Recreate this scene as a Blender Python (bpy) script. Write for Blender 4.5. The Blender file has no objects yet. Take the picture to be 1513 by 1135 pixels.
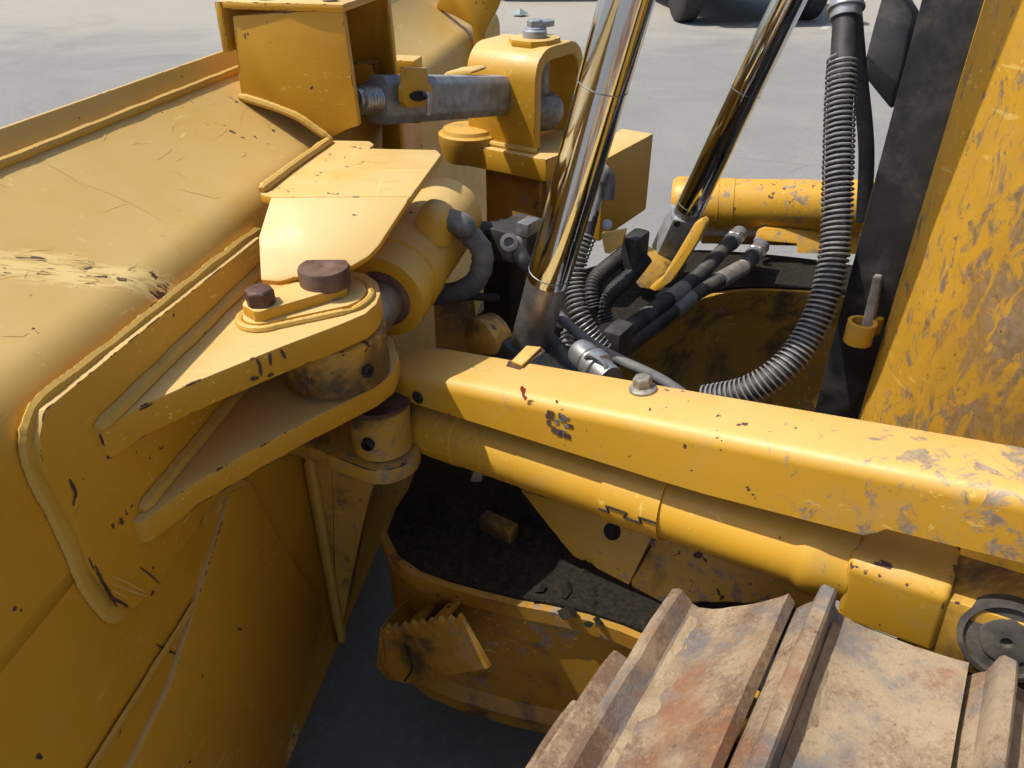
import bpy, bmesh, math, random
from mathutils import Vector as V, Matrix, noise as mnoise
random.seed(7)
SC = bpy.context.scene
COL = SC.collection
# ------------------------------------------------------------------ camera
PITCH = math.radians(33.0); FPX = 1136.0; HC = 1.5
CP = V((0, 0, HC))
cam_d = bpy.data.cameras.new('camera'); cam = bpy.data.objects.new('camera', cam_d); COL.objects.link(cam)
cam.location = CP; cam.rotation_euler = (math.pi / 2 - PITCH, 0, 0)
cam_d.sensor_width = 36; cam_d.lens = 36 * FPX / 1513; cam_d.clip_start = 0.02; cam_d.clip_end = 3000
SC.camera = cam
# ------------------------------------------------------------------ light
SUN_AZ, SUN_EL = math.radians(-88), math.radians(60)
world = bpy.data.worlds.new('World'); SC.world = world; world.use_nodes = True
wn = world.node_tree; wn.nodes.clear()
sky = wn.nodes.new('ShaderNodeTexSky'); sky.sky_type = 'NISHITA'; sky.sun_disc = False
sky.sun_elevation = SUN_EL; sky.sun_rotation = SUN_AZ; sky.air_density = 1.0; sky.dust_density = 3.0
bg = wn.nodes.new('ShaderNodeBackground'); bg.inputs[1].default_value = 0.095
wo = wn.nodes.new('ShaderNodeOutputWorld'); wn.links.new(sky.outputs[0], bg.inputs[0]); wn.links.new(bg.outputs[0], wo.inputs[0])
sd = bpy.data.lights.new('sun', 'SUN'); sd.energy = 3.5; sd.angle = math.radians(0.5); sd.color = (1.0, 0.95, 0.86)
so = bpy.data.objects.new('sun', sd); COL.objects.link(so)
SDIR = V((math.sin(SUN_AZ) * math.cos(SUN_EL), math.cos(SUN_AZ) * math.cos(SUN_EL), math.sin(SUN_EL)))
so.rotation_euler = SDIR.to_track_quat('Z', 'Y').to_euler(); so.location = SDIR * 20
SC.view_settings.view_transform = 'Standard'; SC.view_settings.look = 'None'
SC.view_settings.exposure = 0.54; SC.view_settings.gamma = 1.0; SC.view_settings.use_curve_mapping = False
SC.render.engine = 'CYCLES'
SC.cycles.use_adaptive_sampling = True; SC.cycles.adaptive_threshold = 0.03; SC.cycles.use_denoising = True
SC.cycles.max_bounces = 5; SC.cycles.diffuse_bounces = 4; SC.cycles.glossy_bounces = 3

# ------------------------------------------------------------------ survey helpers: where a sight line meets a real plane
def ray(px, py):
    u = (px - 756.5) / FPX; v = (py - 567.5) / FPX
    c, s = math.cos(PITCH), math.sin(PITCH)
    return V((u, c - v * s, -s - v * c))
def dep(px, py, d): return CP + ray(px, py) * d
def pl(px, py, p0, n):
    r = ray(px, py); return CP + r * ((p0 - CP).dot(n) / r.dot(n))
UP = V((0, 0, 1))
def onz(px, py, z): return pl(px, py, V((0, 0, z)), UP)
def az(a): a = math.radians(a); return V((math.sin(a), math.cos(a), 0))
B = az(9); N = V((-B.y, B.x, 0)); P0 = dep(450, 650, 1.3); P0 = V((P0.x, P0.y, 0))       # blade: along, forward
def Bc(b, s, z): return P0 + B * b + N * s + UP * z
def onback(px, py, s=0.0): return pl(px, py, P0 + N * s, N)
Fv = az(-57); Lv = V((Fv.y, -Fv.x, 0)); R0 = dep(1490, 900, .85); R0 = V((R0.x, R0.y, 0))   # tractor: forward, to its right
def D(f, l, z): return R0 + Fv * f + Lv * l + UP * z
def onL(px, py, l): return pl(px, py, R0 + Lv * l, Lv)
def onF(px, py, f): return pl(px, py, R0 + Fv * f, Fv)

# ------------------------------------------------------------------ materials
class NT:
    def __init__(s, name):
        s.m = bpy.data.materials.new(name); s.m.use_nodes = True
        s.t = s.m.node_tree; s.t.nodes.clear()
        s.out = s.n('ShaderNodeOutputMaterial'); s.b = s.n('ShaderNodeBsdfPrincipled')
        s.t.links.new(s.b.outputs[0], s.out.inputs[0])
        s.pos = s.n('ShaderNodeNewGeometry').outputs['Position']
    def n(s, k): return s.t.nodes.new(k)
    def l(s, a, i):
        if isinstance(a, (int, float)): i.default_value = a
        elif isinstance(a, tuple): i.default_value = a if len(a) == 4 or i.type == 'VECTOR' else (*a, 1)
        else: s.t.links.new(a, i)
    def map(s, scale=(1, 1, 1), rot=(0, 0, 0), loc=(0, 0, 0), vec=None):
        q = s.n('ShaderNodeMapping'); s.l(vec or s.pos, q.inputs[0])
        q.inputs[1].default_value = loc; q.inputs[2].default_value = rot; q.inputs[3].default_value = scale
        return q.outputs[0]
    def noise(s, sc, det=4, rough=.55, dist=0, vec=None):
        q = s.n('ShaderNodeTexNoise'); s.l(vec or s.pos, q.inputs['Vector'])
        q.inputs['Scale'].default_value = sc; q.inputs['Detail'].default_value = det
        q.inputs['Roughness'].default_value = rough; q.inputs['Distortion'].default_value = dist
        return q.outputs[0]
    def voro(s, sc, vec=None, feat='F1'):
        q = s.n('ShaderNodeTexVoronoi'); q.feature = feat; s.l(vec or s.pos, q.inputs['Vector']); q.inputs['Scale'].default_value = sc
        return q.outputs[0]
    def ramp(s, a, lo, hi):
        q = s.n('ShaderNodeMapRange'); q.interpolation_type = 'SMOOTHSTEP'; s.l(a, q.inputs[0])
        q.inputs[1].default_value = lo; q.inputs[2].default_value = hi
        return q.outputs[0]
    def math(s, op, a, b=0.0, c=None):
        q = s.n('ShaderNodeMath'); q.operation = op; s.l(a, q.inputs[0]); s.l(b, q.inputs[1])
        if c is not None: s.l(c, q.inputs[2])
        q.use_clamp = op in ('ADD', 'SUBTRACT') and False
        return q.outputs[0]
    def mix(s, f, a, b, kind='MIX'):
        q = s.n('ShaderNodeMix'); q.data_type = 'RGBA'; q.blend_type = kind; q.clamp_factor = True
        s.l(f, q.inputs[0]); s.l(a, q.inputs[6]); s.l(b, q.inputs[7]); return q.outputs[2]
    def bump(s, h, st=.2, d=.002, prev=None):
        q = s.n('ShaderNodeBump'); s.l(h, q.inputs['Height']); q.inputs['Strength'].default_value = st; q.inputs['Distance'].default_value = d
        if prev is not None: s.l(prev, q.inputs['Normal'])
        return q.outputs[0]
    def edge(s):
        q = s.n('ShaderNodeAttribute'); q.attribute_name = 'edge'; return q.outputs['Fac']
    def upness(s):
        g = s.n('ShaderNodeNewGeometry'); x = s.n('ShaderNodeSeparateXYZ'); s.l(g.outputs['Normal'], x.inputs[0]); return x.outputs[2]
    def done(s, col, rough=.5, metal=0.0, normal=None, spec=.5):
        s.l(col, s.b.inputs['Base Color']); s.l(rough, s.b.inputs['Roughness']); s.l(metal, s.b.inputs['Metallic'])
        s.b.inputs['Specular IOR Level'].default_value = spec
        if normal is not None: s.l(normal, s.b.inputs['Normal'])
        return s.m

YEL = (.575, .305, .018)
def paint(name, base=YEL, chip=.5, scuff=0.0, dust_and_lit=.25, edge=.5, grime=0.0, rough=.42, scratch=.5, seed=0.0, scrape=False, speck=0.0, streak=False, grad=False):
    k = NT(name); off = (seed * 3.1, seed * 1.7, seed * 2.3)
    p = k.map(loc=off)
    big = k.noise(3.0, 3, vec=p); mid = k.noise(14, 5, .6, vec=p)
    col = k.mix(k.ramp(big, .3, .7), tuple(c * .93 for c in base), tuple(min(1, c * 1.06) for c in base))
    col = k.mix(k.math('MULTIPLY', k.ramp(mid, .5, .75), .22), col, (base[0] * 1.02, base[1] * 1.08, base[2] * 2.6))
    h = None
    if scratch > 0:
        tot = None
        for i, (rot, sc) in enumerate([((.4, .2, .9), (95, 5, 95)), ((.2, 1.2, 2.0), (6, 130, 130))]):
            q = k.noise(1.0, 2, .5, .4, vec=k.map(scale=sc, rot=rot, loc=off))
            q = k.ramp(q, .67, .70)
            tot = q if tot is None else k.math('MAXIMUM', tot, q)
        gate = k.ramp(k.noise(5, 2, vec=k.map(loc=(seed + 4, 1, 2))), .52, .6)
        tot = k.math('MULTIPLY', k.math('MULTIPLY', tot, gate), scratch)
        col = k.mix(tot, col, (.80, .58, .16))
    if dust_and_lit > 0:  # settled dust, plus the paleness of sunlit top faces painted into the colour
        u = k.ramp(k.upness(), -.05, 1.1)
        dn = k.math('MULTIPLY', k.math('MULTIPLY', u, dust_and_lit), k.ramp(k.noise(7, 4, .65, vec=p), -.3, .75))
        col = k.mix(dn, col, (.60, .45, .20))
    if scuff != 0:
        sg = k.noise(3.2, 3, .6, vec=k.map(loc=(seed + 9, 5, 1)))
        sv = k.map(loc=off, scale=(1, 1, .45) if streak else (1, 1, 1), rot=(0, .25, 0) if streak else (0, 0, 0))
        s1 = k.noise(52 if streak else 34, 8, .72, .6, vec=sv)
        if grad:
            gx = k.n('ShaderNodeSeparateXYZ'); k.l(k.pos, gx.inputs[0]); sg = k.math('ADD', sg, k.math('MULTIPLY', k.ramp(gx.outputs[0], -.1, .55), .24))
        tt = .84 - .1 * scuff
        ms = k.math('MULTIPLY', k.ramp(k.math('ADD', s1, k.math('MULTIPLY', sg, .45)), tt, tt + .10), .92 if streak else .78)
        col = k.mix(ms, col, k.mix(k.ramp(k.noise(90, 5, .7, vec=p), .35, .65), (.27, .235, .215) if not streak else (.19, .165, .15), (.115, .11, .125) if not streak else (.07, .065, .07)))
        tanm = k.math('MULTIPLY', k.ramp(k.noise(9, 5, .7, .5, vec=k.map(loc=(seed, 8, 3))), .52, .68), .22 if streak else max(.25, min(.5, .45 * scuff)))
        col = k.mix(tanm, col, (.46, .32, .17))
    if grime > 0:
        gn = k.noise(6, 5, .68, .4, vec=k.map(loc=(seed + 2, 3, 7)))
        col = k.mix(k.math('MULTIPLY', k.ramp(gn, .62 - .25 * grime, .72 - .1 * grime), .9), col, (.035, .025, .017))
    if speck > 0:
        v1 = k.noise(120, 5, .7, vec=p)
        sm = k.math('MULTIPLY', k.ramp(v1, .60, .70), .75)
        hx = k.n('ShaderNodeSeparateXYZ'); k.l(k.pos, hx.inputs[0])
        stn = k.math('MULTIPLY', k.ramp(hx.outputs[1], 1.0, .76), k.ramp(hx.outputs[2], 1.6, 1.0))
        stn = k.math('MULTIPLY', stn, k.ramp(k.noise(5, 6, .7, .5, vec=k.map(loc=(2, 2, seed), scale=(1, 1, .5))), .2, .62))
        col = k.mix(k.math('MULTIPLY', stn, .8), col, (.30, .155, .018))
        col = k.mix(k.math('MULTIPLY', sm, k.math('ADD', .25, k.math('MULTIPLY', stn, .9))), col, (.075, .04, .018))
        drk = k.math('MULTIPLY', k.ramp(k.noise(7, 8, .75, .6, vec=k.map(loc=(seed, 4, 9), scale=(1, 1, .5))), .56, .74), k.math('ADD', .1, k.math('MULTIPLY', stn, .7)))
        col = k.mix(drk, col, (.10, .065, .04))
    cm = k.math('MULTIPLY', 0.0, 0.0)
    if chip > 0:
        c1 = k.noise(52, 4, .6, vec=p); c2 = k.noise(4.5, 2, vec=k.map(loc=(seed + 1, 6, 2)))
        cm = k.ramp(k.math('ADD', c1, k.math('MULTIPLY', c2, .35)), 0.925 - .07 * chip, 0.935 - .07 * chip)
    if edge > 0:
        e = k.edge(); en = k.noise(42, 3, .65, vec=p); eg = k.noise(7, 1, vec=k.map(loc=(seed + 3, 2, 9)))
        em = k.ramp(k.math('ADD', k.math('MULTIPLY', k.ramp(e, .0, .8), .6), k.math('ADD', k.math('MULTIPLY', en, .8), k.math('MULTIPLY', eg, .6))), 1.43 - .12 * edge, 1.46 - .12 * edge)
        em = k.math('MULTIPLY', em, k.ramp(e, .02, .1))
        cm = k.math('MAXIMUM', cm, em)
    if scrape:
        # one long scrape where the paint was dragged off the top of the blade
        ang = math.atan2(B.x, B.y)
        c = Bc(-.285, .08, 1.175)
        q = k.n('ShaderNodeVectorMath'); q.operation = 'SUBTRACT'; k.l(k.pos, q.inputs[0]); q.inputs[1].default_value = c
        lv = k.map(rot=(0, 0, -.62), vec=q.outputs[0])
        x = k.n('ShaderNodeSeparateXYZ'); k.l(lv, x.inputs[0])
        wob = k.noise(30, 5, .7, vec=k.map(scale=(.25, 1, 1), vec=lv))
        ly = k.math('ABSOLUTE', x.outputs[1]); lx = k.math('ABSOLUTE', x.outputs[0])
        box = k.math('MULTIPLY', k.ramp(k.math('ADD', ly, k.math('MULTIPLY', wob, .05)), .052, .036), k.ramp(k.math('ADD', lx, k.math('MULTIPLY', wob, .06)), .16, .12))
        streak = k.ramp(k.noise(1, 5, .6, .3, vec=k.map(scale=(22, 190, 60), vec=lv)), .40, .5)
        sm = k.math('MULTIPLY', box, streak)
        col = k.mix(sm, col, (.76, .56, .22))
        br = k.math('MULTIPLY', sm, k.ramp(k.noise(1, 5, .6, .5, vec=k.map(scale=(30, 120, 60), loc=(3, 1, 4), vec=lv)), .56, .60))
        cm = k.math('MAXIMUM', cm, br)
    col = k.mix(cm, col, k.mix(k.noise(80, 3), (.06, .022, .018), (.12, .06, .045)))
    bp = k.bump(k.noise(240, 2), .05, .001)
    bp = k.bump(k.noise(9, 2, vec=p), .06, .01, bp)
    bp = k.bump(k.math('SUBTRACT', 1.0, cm), .5, .0012, bp)
    r = k.math('ADD', rough, k.math('MULTIPLY', k.ramp(mid, .3, .7), .15))
    r = k.math('MAXIMUM', r, k.math('MULTIPLY', cm, .8))
    return k.done(col, r, 0, bp, .45)

def simple(name, c1, c2, sc=30, rough=.6, metal=0.0, bs=.2, dustc=None, dust_and_lit=0.0, dsc=12):
    k = NT(name)
    col = k.mix(k.ramp(k.noise(sc, 6, .65), .35, .65), c1, c2)
    if dustc: col = k.mix(k.math('MULTIPLY', k.ramp(k.noise(dsc, 7, .7, .3), .45, .7), dust_and_lit), col, dustc)
    return k.done(col, k.math('ADD', rough - .08, k.math('MULTIPLY', k.noise(sc * 2, 4), .16)), metal, k.bump(k.noise(sc * 5, 4, .6), bs, .001))

M_BLADE = paint('blade_yellow_paint', chip=.45, dust_and_lit=.8, edge=.45, seed=1, scrape=True, scratch=.8)
M_PLATE = paint('plate_yellow_paint', chip=.35, dust_and_lit=.85, edge=.55, seed=2, scratch=.6)
M_WELD = paint('painted_weld', chip=.25, dust_and_lit=.3, edge=0, seed=3, scratch=0, base=(.53, .32, .05))
M_GUARD = paint('scuffed_yellow_paint', chip=.4, scuff=-.05, dust_and_lit=.6, edge=.35, seed=4, grad=True)
M_CYL = paint('cylinder_yellow_paint', chip=.4, scuff=.1, dust_and_lit=.25, edge=.3, seed=5)
M_HOOD = paint('worn_hood_paint', chip=.45, scuff=.98, dust_and_lit=.1, edge=.2, seed=6, speck=1.0, rough=.5, streak=True)
M_FRAME = paint('grimy_shaded_frame_paint', chip=.5, scuff=.2, dust_and_lit=.1, edge=.4, grime=.62, seed=7, base=(.34, .172, .010))  # real grime; base and grime darkened further to paint in deep shade
M_DIRTY = paint('grimy_yellow_paint', chip=.6, scuff=.5, dust_and_lit=.1, edge=.6, grime=.55, seed=8, base=(.5, .28, .035))
M_GRIMY = paint('black_grimy_paint', chip=.6, scuff=.5, dust_and_lit=.0, edge=.6, grime=1.0, seed=12, base=(.34, .19, .02))
M_FAR = paint('far_yellow_paint', chip=.6, scuff=.9, dust_and_lit=.1, edge=.3, seed=9)
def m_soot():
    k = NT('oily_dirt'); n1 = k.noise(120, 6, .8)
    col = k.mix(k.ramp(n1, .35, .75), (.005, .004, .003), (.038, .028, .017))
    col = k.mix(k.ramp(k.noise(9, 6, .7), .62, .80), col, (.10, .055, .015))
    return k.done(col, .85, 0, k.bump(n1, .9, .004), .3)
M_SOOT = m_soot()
M_CHROME = NT('polished_chrome'); _k = M_CHROME
_sm = _k.ramp(_k.noise(3, 4, .6, vec=_k.map(scale=(6, 6, 1.2))), .45, .8)
M_CHROME = _k.done(_k.mix(_sm, (.60, .64, .70), (.50, .51, .53)), _k.math('ADD', .06, _k.math('MULTIPLY', _sm, .12)), 1.0)
M_ROD = simple('dull_rod_steel', (.36, .36, .37), (.22, .22, .23), 40, .42, .85, .1, (.30, .26, .20), .5)
M_RUB = simple('black_rubber', (.016, .016, .017), (.034, .033, .032), 50, .62, 0, .25, (.13, .12, .105), .5)
M_HOSE = simple('grey_hose_sleeve', (.09, .095, .10), (.15, .15, .15), 50, .6, 0, .2, (.26, .23, .18), .4)
M_SPRING = simple('spring_steel', (.36, .36, .35), (.22, .22, .22), 60, .45, .4, .1, (.25, .22, .18), .4)
M_ZINC = simple('zinc_fitting', (.50, .51, .52), (.34, .35, .36), 60, .38, .8, .15, (.30, .27, .22), .4)
M_GALV = simple('grey_primer_steel', (.34, .36, .38), (.25, .27, .29), 40, .5, .3, .2, (.16, .12, .09), .6, 20)
M_RUST = simple('brown_rusty_steel', (.085, .040, .030), (.15, .085, .065), 35, .55, .35, .35, (.23, .17, .14), .5)
M_BOLT = simple('dusty_bolt_steel', (.20, .18, .16), (.33, .30, .26), 60, .55, .4, .3)
M_BLACK = simple('black_paint', (.010, .012, .017), (.02, .022, .026), 20, .38, 0, .12, (.17, .155, .135), .42, 7)
M_GREASE = simple('greasy_dust', (.035, .03, .026), (.07, .06, .05), 30, .8, 0, .5, (.20, .165, .12), .6, 14)
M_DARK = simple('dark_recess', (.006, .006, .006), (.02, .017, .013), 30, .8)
M_TYRE = simple('tyre_rubber', (.018, .018, .018), (.03, .03, .03), 20, .75)
M_CARP = simple('dark_car_paint', (.012, .013, .016), (.016, .017, .02), 10, .2, 0, 0)
M_GLASS = simple('car_glass', (.02, .025, .03), (.03, .035, .04), 5, .05, 0, 0)
M_LAMP = simple('headlamp_lens', (.6, .62, .65), (.5, .52, .55), 8, .1, 0, 0)
M_RED = simple('red_mark_paint', (.45, .05, .03), (.35, .08, .05), 60, .6)

def m_track():
    k = NT('rusty_track_steel')
    fine = k.noise(190, 6, .8); med = k.noise(48, 6, .75)
    gr = k.math('ADD', k.math('MULTIPLY', fine, .30), k.math('MULTIPLY', med, .30))
    a = k.math('ADD', k.noise(5.5, 6, .65), gr); b = k.math('ADD', k.noise(6.0, 6, .65, vec=k.map(loc=(4, 2, 1))), gr); c = k.math('ADD', k.noise(7.0, 6, .65, vec=k.map(loc=(1, 7, 3))), gr)
    col = k.mix(k.ramp(a, .70, .92), (.17, .105, .07), (.36, .275, .18))
    col = k.mix(k.math('MULTIPLY', k.ramp(b, .80, .94), .85), col, (.135, .14, .15))
    col = k.mix(k.math('MULTIPLY', k.ramp(c, .84, .98), .8), col, (.235, .105, .05))
    col = k.mix(k.math('MULTIPLY', k.ramp(k.math('ADD', k.noise(9, 5, .6, vec=k.map(loc=(6, 6, 1))), gr), .88, 1.02), .6), col, (.36, .20, .085))
    col = k.mix(k.math('MULTIPLY', k.ramp(fine, .54, .70), .45), col, (.48, .39, .27))
    col = k.mix(k.math('MULTIPLY', k.ramp(fine, .45, .30), .6), col, (.075, .045, .032))
    bp = k.bump(fine, .55, .003); bp = k.bump(med, .4, .004, bp)
    return k.done(col, .82, .1, bp, .3)
M_TRACK = m_track()
def m_worn():
    k = NT('worn_grouser_steel'); f = k.noise(60, 6, .7, .5, vec=k.map(scale=(1, 1, .5)))
    col = k.mix(k.ramp(f, .42, .6), (.40, .30, .21), (.34, .33, .33))
    col = k.mix(k.ramp(k.noise(11, 6, .7), .5, .62), col, (.28, .15, .09))
    return k.done(col, k.math('ADD', .3, k.math('MULTIPLY', f, .5)), .35, k.bump(f, .6, .003))
M_WORN = m_worn()
def m_dirt():
    k = NT('packed_clay'); f = k.noise(45, 8, .75, .4); g = k.noise(230, 4, .7)
    col = k.mix(k.ramp(f, .3, .7), (.27, .195, .12), (.43, .335, .215))
    return k.done(col, .95, 0, k.bump(g, .5, .002, k.bump(f, .9, .008)), .2)
M_CLAY = m_dirt()
def m_ground():
    k = NT('pale_asphalt')
    fine = k.noise(38, 8, .82); st = k.noise(1, 6, .65, .8, vec=k.map(scale=(1.1, 1.3, 1), rot=(0, 0, .16))); big = k.noise(.8, 6, .7, .8)
    col = k.mix(k.ramp(st, .32, .70), (.198, .198, .192), (.225, .223, .215))
    col = k.mix(k.math('MULTIPLY', k.ramp(big, .45, .72), .55), col, (.27, .258, .235))
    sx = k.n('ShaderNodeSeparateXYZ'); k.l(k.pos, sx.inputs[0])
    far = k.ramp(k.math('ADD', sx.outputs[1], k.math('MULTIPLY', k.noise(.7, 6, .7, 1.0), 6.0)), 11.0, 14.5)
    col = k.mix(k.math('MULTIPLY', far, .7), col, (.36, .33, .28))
    col = k.mix(k.math('MULTIPLY', k.ramp(fine, .50, .72), .45), col, (.38, .38, .37))
    col = k.mix(k.math('MULTIPLY', k.ramp(fine, .46, .28), .6), col, (.09, .09, .095))
    stone = k.noise(16, 2, .5)
    col = k.mix(k.math('MULTIPLY', k.ramp(stone, .73, .76), .7), col, (.07, .065, .06))
    crack = k.voro(.55, vec=k.map(scale=(1, 1.3, 1), loc=(3, 1, 0)), feat='DISTANCE_TO_EDGE')
    col = k.mix(k.math('MULTIPLY', k.math('MULTIPLY', k.ramp(crack, .010, .003), k.ramp(big, .46, .58)), .22), col, (.10, .10, .10))
    return k.done(col, .92, 0, k.bump(fine, .5, .004), .2)
M_GROUND = m_ground()
M_LINE = simple('faded_line_paint', (.45, .45, .43), (.36, .36, .35), 25, .85)

# ------------------------------------------------------------------ mesh building
class MB:
    def __init__(s): s.v = []; s.f = []; s.sm = []
    def add(s, vs, fs, smooth=False):
        o = len(s.v); s.v += [V(p) for p in vs]; s.f += [tuple(i + o for i in q) for q in fs]; s.sm += [smooth] * len(fs); return s
    def prism(s, poly, vec):
        poly = [V(p) for p in poly]; n = len(poly); vec = V(vec)
        nr = V((0, 0, 0))
        for i in range(n): nr += (poly[i] - poly[0]).cross(poly[(i + 1) % n] - poly[0])
        if nr.dot(vec) > 0: poly = poly[::-1]
        vs = poly + [p + vec for p in poly]
        fs = [tuple(range(n)), tuple(range(2 * n - 1, n - 1, -1))] + [(i, i + n, (i + 1) % n + n, (i + 1) % n) for i in range(n)]
        fs = [fs[0], fs[1]] + [tuple(reversed(q)) for q in fs[2:]]
        return s.add(vs, fs)
    def box(s, c, ax, ay, az_):
        c = V(c); ax, ay, az_ = V(ax), V(ay), V(az_)
        return s.prism([c - ax - ay - az_, c + ax - ay - az_, c + ax + ay - az_, c - ax + ay - az_], az_ * 2)
    def lathe(s, a, d, prof, n=36, ends=True):
        a = V(a); d = V(d).normalized(); x = d.orthogonal().normalized(); y = d.cross(x)
        vs = []; fs = []
        for t, r in prof:
            for i in range(n):
                q = 2 * math.pi * i / n; vs.append(a + d * t + (x * math.cos(q) + y * math.sin(q)) * max(r, 1e-5))
        for j in range(len(prof) - 1):
            for i in range(n):
                fs.append((j * n + i, j * n + (i + 1) % n, (j + 1) * n + (i + 1) % n, (j + 1) * n + i))
        if ends: fs += [tuple(range(n - 1, -1, -1)), tuple(range((len(prof) - 1) * n, len(prof) * n))]
        return s.add(vs, fs, True)
    def hexn(s, a, d, r, h, ch=.15):
        a = V(a); d = V(d).normalized(); x = d.orthogonal().normalized(); y = d.cross(x); vs = []
        for t, k in ((0, 1), (h * (1 - ch), 1), (h, .86)):
            for i in range(6):
                q = math.pi / 3 * i + .3; vs.append(a + d * t + (x * math.cos(q) + y * math.sin(q)) * r * k)
        fs = [tuple(range(5, -1, -1)), tuple(range(12, 18))]
        for j in range(2):
            for i in range(6): fs.append((j * 6 + i, j * 6 + (i + 1) % 6, j * 6 + 6 + (i + 1) % 6, j * 6 + 6 + i))
        return s.add(vs, fs)
    def tube(s, pts, r, n=12, flat=None):
        pts = [V(p) for p in pts]; m = len(pts); vs = []; fs = []
        t0 = (pts[1] - pts[0]).normalized(); x = t0.orthogonal().normalized()
        if flat is not None: x = (V(flat) - t0 * V(flat).dot(t0)).normalized()
        for j in range(m):
            t = (pts[min(j + 1, m - 1)] - pts[max(j - 1, 0)]).normalized()
            x = (x - t * x.dot(t)).normalized(); y = t.cross(x)
            rr = r(j, m) if callable(r) else r
            rx, ry = rr if isinstance(rr, tuple) else (rr, rr)
            for i in range(n):
                q = 2 * math.pi * i / n; vs.append(pts[j] + x * math.cos(q) * rx + y * math.sin(q) * ry)
        for j in range(m - 1):
            for i in range(n): fs.append((j * n + i, j * n + (i + 1) % n, (j + 1) * n + (i + 1) % n, (j + 1) * n + i))
        fs += [tuple(range(n - 1, -1, -1)), tuple(range((m - 1) * n, m * n))]
        return s.add(vs, fs, True)
    def weld(s, pts, r=.007, seed=0, step=.0028, flat=None, squash=1.0):
        """a hand-laid bead: a flattened tube whose width and path ripple"""
        step = .0028; pts = dens(pts, step); out = []
        for i, p in enumerate(pts):
            q = i * step
            out.append(V(p) + V((mnoise.noise((q * 30, seed, 0)), mnoise.noise((q * 30, seed, 5)), mnoise.noise((q * 30, seed, 9)))) * r * .10)
        def rip(j, m):
            w = r * (.95 + .045 * math.sin(j * 2.1 + seed) + .13 * mnoise.noise((j * .06, seed, 3)) + .08 * mnoise.noise((j * .35, seed, 7))) * min(1, .6 + j * .1, .6 + (m - 1 - j) * .1)
            return (w * squash, w)
        return s.tube(out, rip, 8, flat)
    def sheet(s, rows, thick=None):
        """grid of points (list of rows)"""
        m = len(rows); n = len(rows[0]); vs = [p for r in rows for p in r]
        fs = [(j * n + i, j * n + i + 1, (j + 1) * n + i + 1, (j + 1) * n + i) for j in range(m - 1) for i in range(n - 1)]
        return s.add(vs, fs, True)
WL = {}
def build(mb, name, mat, parent=None, bevel=0.0, ang=32, label=None, solid=0.0, seg=2):
    me = bpy.data.meshes.new(name)
    c = sum(mb.v, V((0, 0, 0))) / len(mb.v)
    me.from_pydata([p - c for p in mb.v], [], mb.f); me.update()
    bm = bmesh.new(); bm.from_mesh(me)
    bmesh.ops.remove_doubles(bm, verts=bm.verts, dist=1e-6)
    if solid:
        bmesh.ops.recalc_face_normals(bm, faces=bm.faces)
        bmesh.ops.solidify(bm, geom=bm.faces[:], thickness=solid)
    bmesh.ops.recalc_face_normals(bm, faces=bm.faces)
    if bevel:
        es = [e for e in bm.edges if len(e.link_faces) == 2 and e.calc_face_angle(0) > math.radians(ang)]
        lay = bm.verts.layers.float.new('edge')
        es = [e for e in bm.edges if len(e.link_faces) == 2 and e.calc_face_angle(0) > math.radians(ang)]
        rt = bmesh.ops.bevel(bm, geom=es, offset=bevel, segments=seg, profile=.6, affect='EDGES', clamp_overlap=True)
        bf = set(rt['faces'])
        for v in rt['verts']:
            if v.is_valid and all(f in bf for f in v.link_faces): v[lay] = 1.0
    bm.to_mesh(me); bm.free()
    for p in me.polygons: p.use_smooth = True
    me.set_sharp_from_angle(angle=math.radians(ang + 4))
    me.materials.append(mat)
    o = bpy.data.objects.new(name, me); COL.objects.link(o)
    pw = V((0, 0, 0))
    if parent is not None: o.parent = parent; pw = WL[parent]
    o.location = c - pw; WL[o] = c
    if label: o['label'] = label
    return o
def empty(name, loc, label, cat):
    o = bpy.data.objects.new(name, None); COL.objects.link(o); o.location = loc; o.empty_display_size = .2
    o['label'] = label; o['category'] = cat; WL[o] = V(loc); return o
def dens(pts, step):
    pts = [V(p) for p in pts]; out = [pts[0]]
    for a, b in zip(pts, pts[1:]):
        n = max(1, int((b - a).length / step)); out += [a.lerp(b, (i + 1) / n) for i in range(n)]
    return out
def spline(pts, step=.01):
    pts = [V(p) for p in pts]; q = [pts[0] * 2 - pts[1]] + pts + [pts[-1] * 2 - pts[-2]]; out = []
    for i in range(1, len(q) - 2):
        a, b, c, d = q[i - 1:i + 3]; n = max(2, int((c - b).length / step))
        for j in range(n):
            t = j / n
            out.append(.5 * ((2 * b) + (c - a) * t + (2 * a - 5 * b + 4 * c - d) * t * t + (3 * b - a - 3 * c + d) * t ** 3))
    out.append(pts[-1]); return out
def even(pts, step):
    pts = [V(p) for p in pts]; out = [pts[0]]; acc = 0
    for a, b in zip(pts, pts[1:]):
        l = (b - a).length; pos = step - acc
        while pos <= l: out.append(a.lerp(b, pos / l)); pos += step
        acc = l - (pos - step)
    return out
def helix(path, R, pitch, per=14):
    pts = even(path, pitch / per); out = []
    t0 = (pts[1] - pts[0]).normalized(); x = t0.orthogonal().normalized()
    for j, p in enumerate(pts):
        t = (pts[min(j + 1, len(pts) - 1)] - pts[max(j - 1, 0)]).normalized()
        x = (x - t * x.dot(t)).normalized(); y = t.cross(x); q = 2 * math.pi * (j + 1.6 * mnoise.noise((j * .012, R * 90, 2))) / per; R2_ = R * (1 + .035 * mnoise.noise((j * .03, 4, R * 50)))
        out.append(p + x * math.cos(q) * R2_ + y * math.sin(q) * R2_)
    return out
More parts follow.
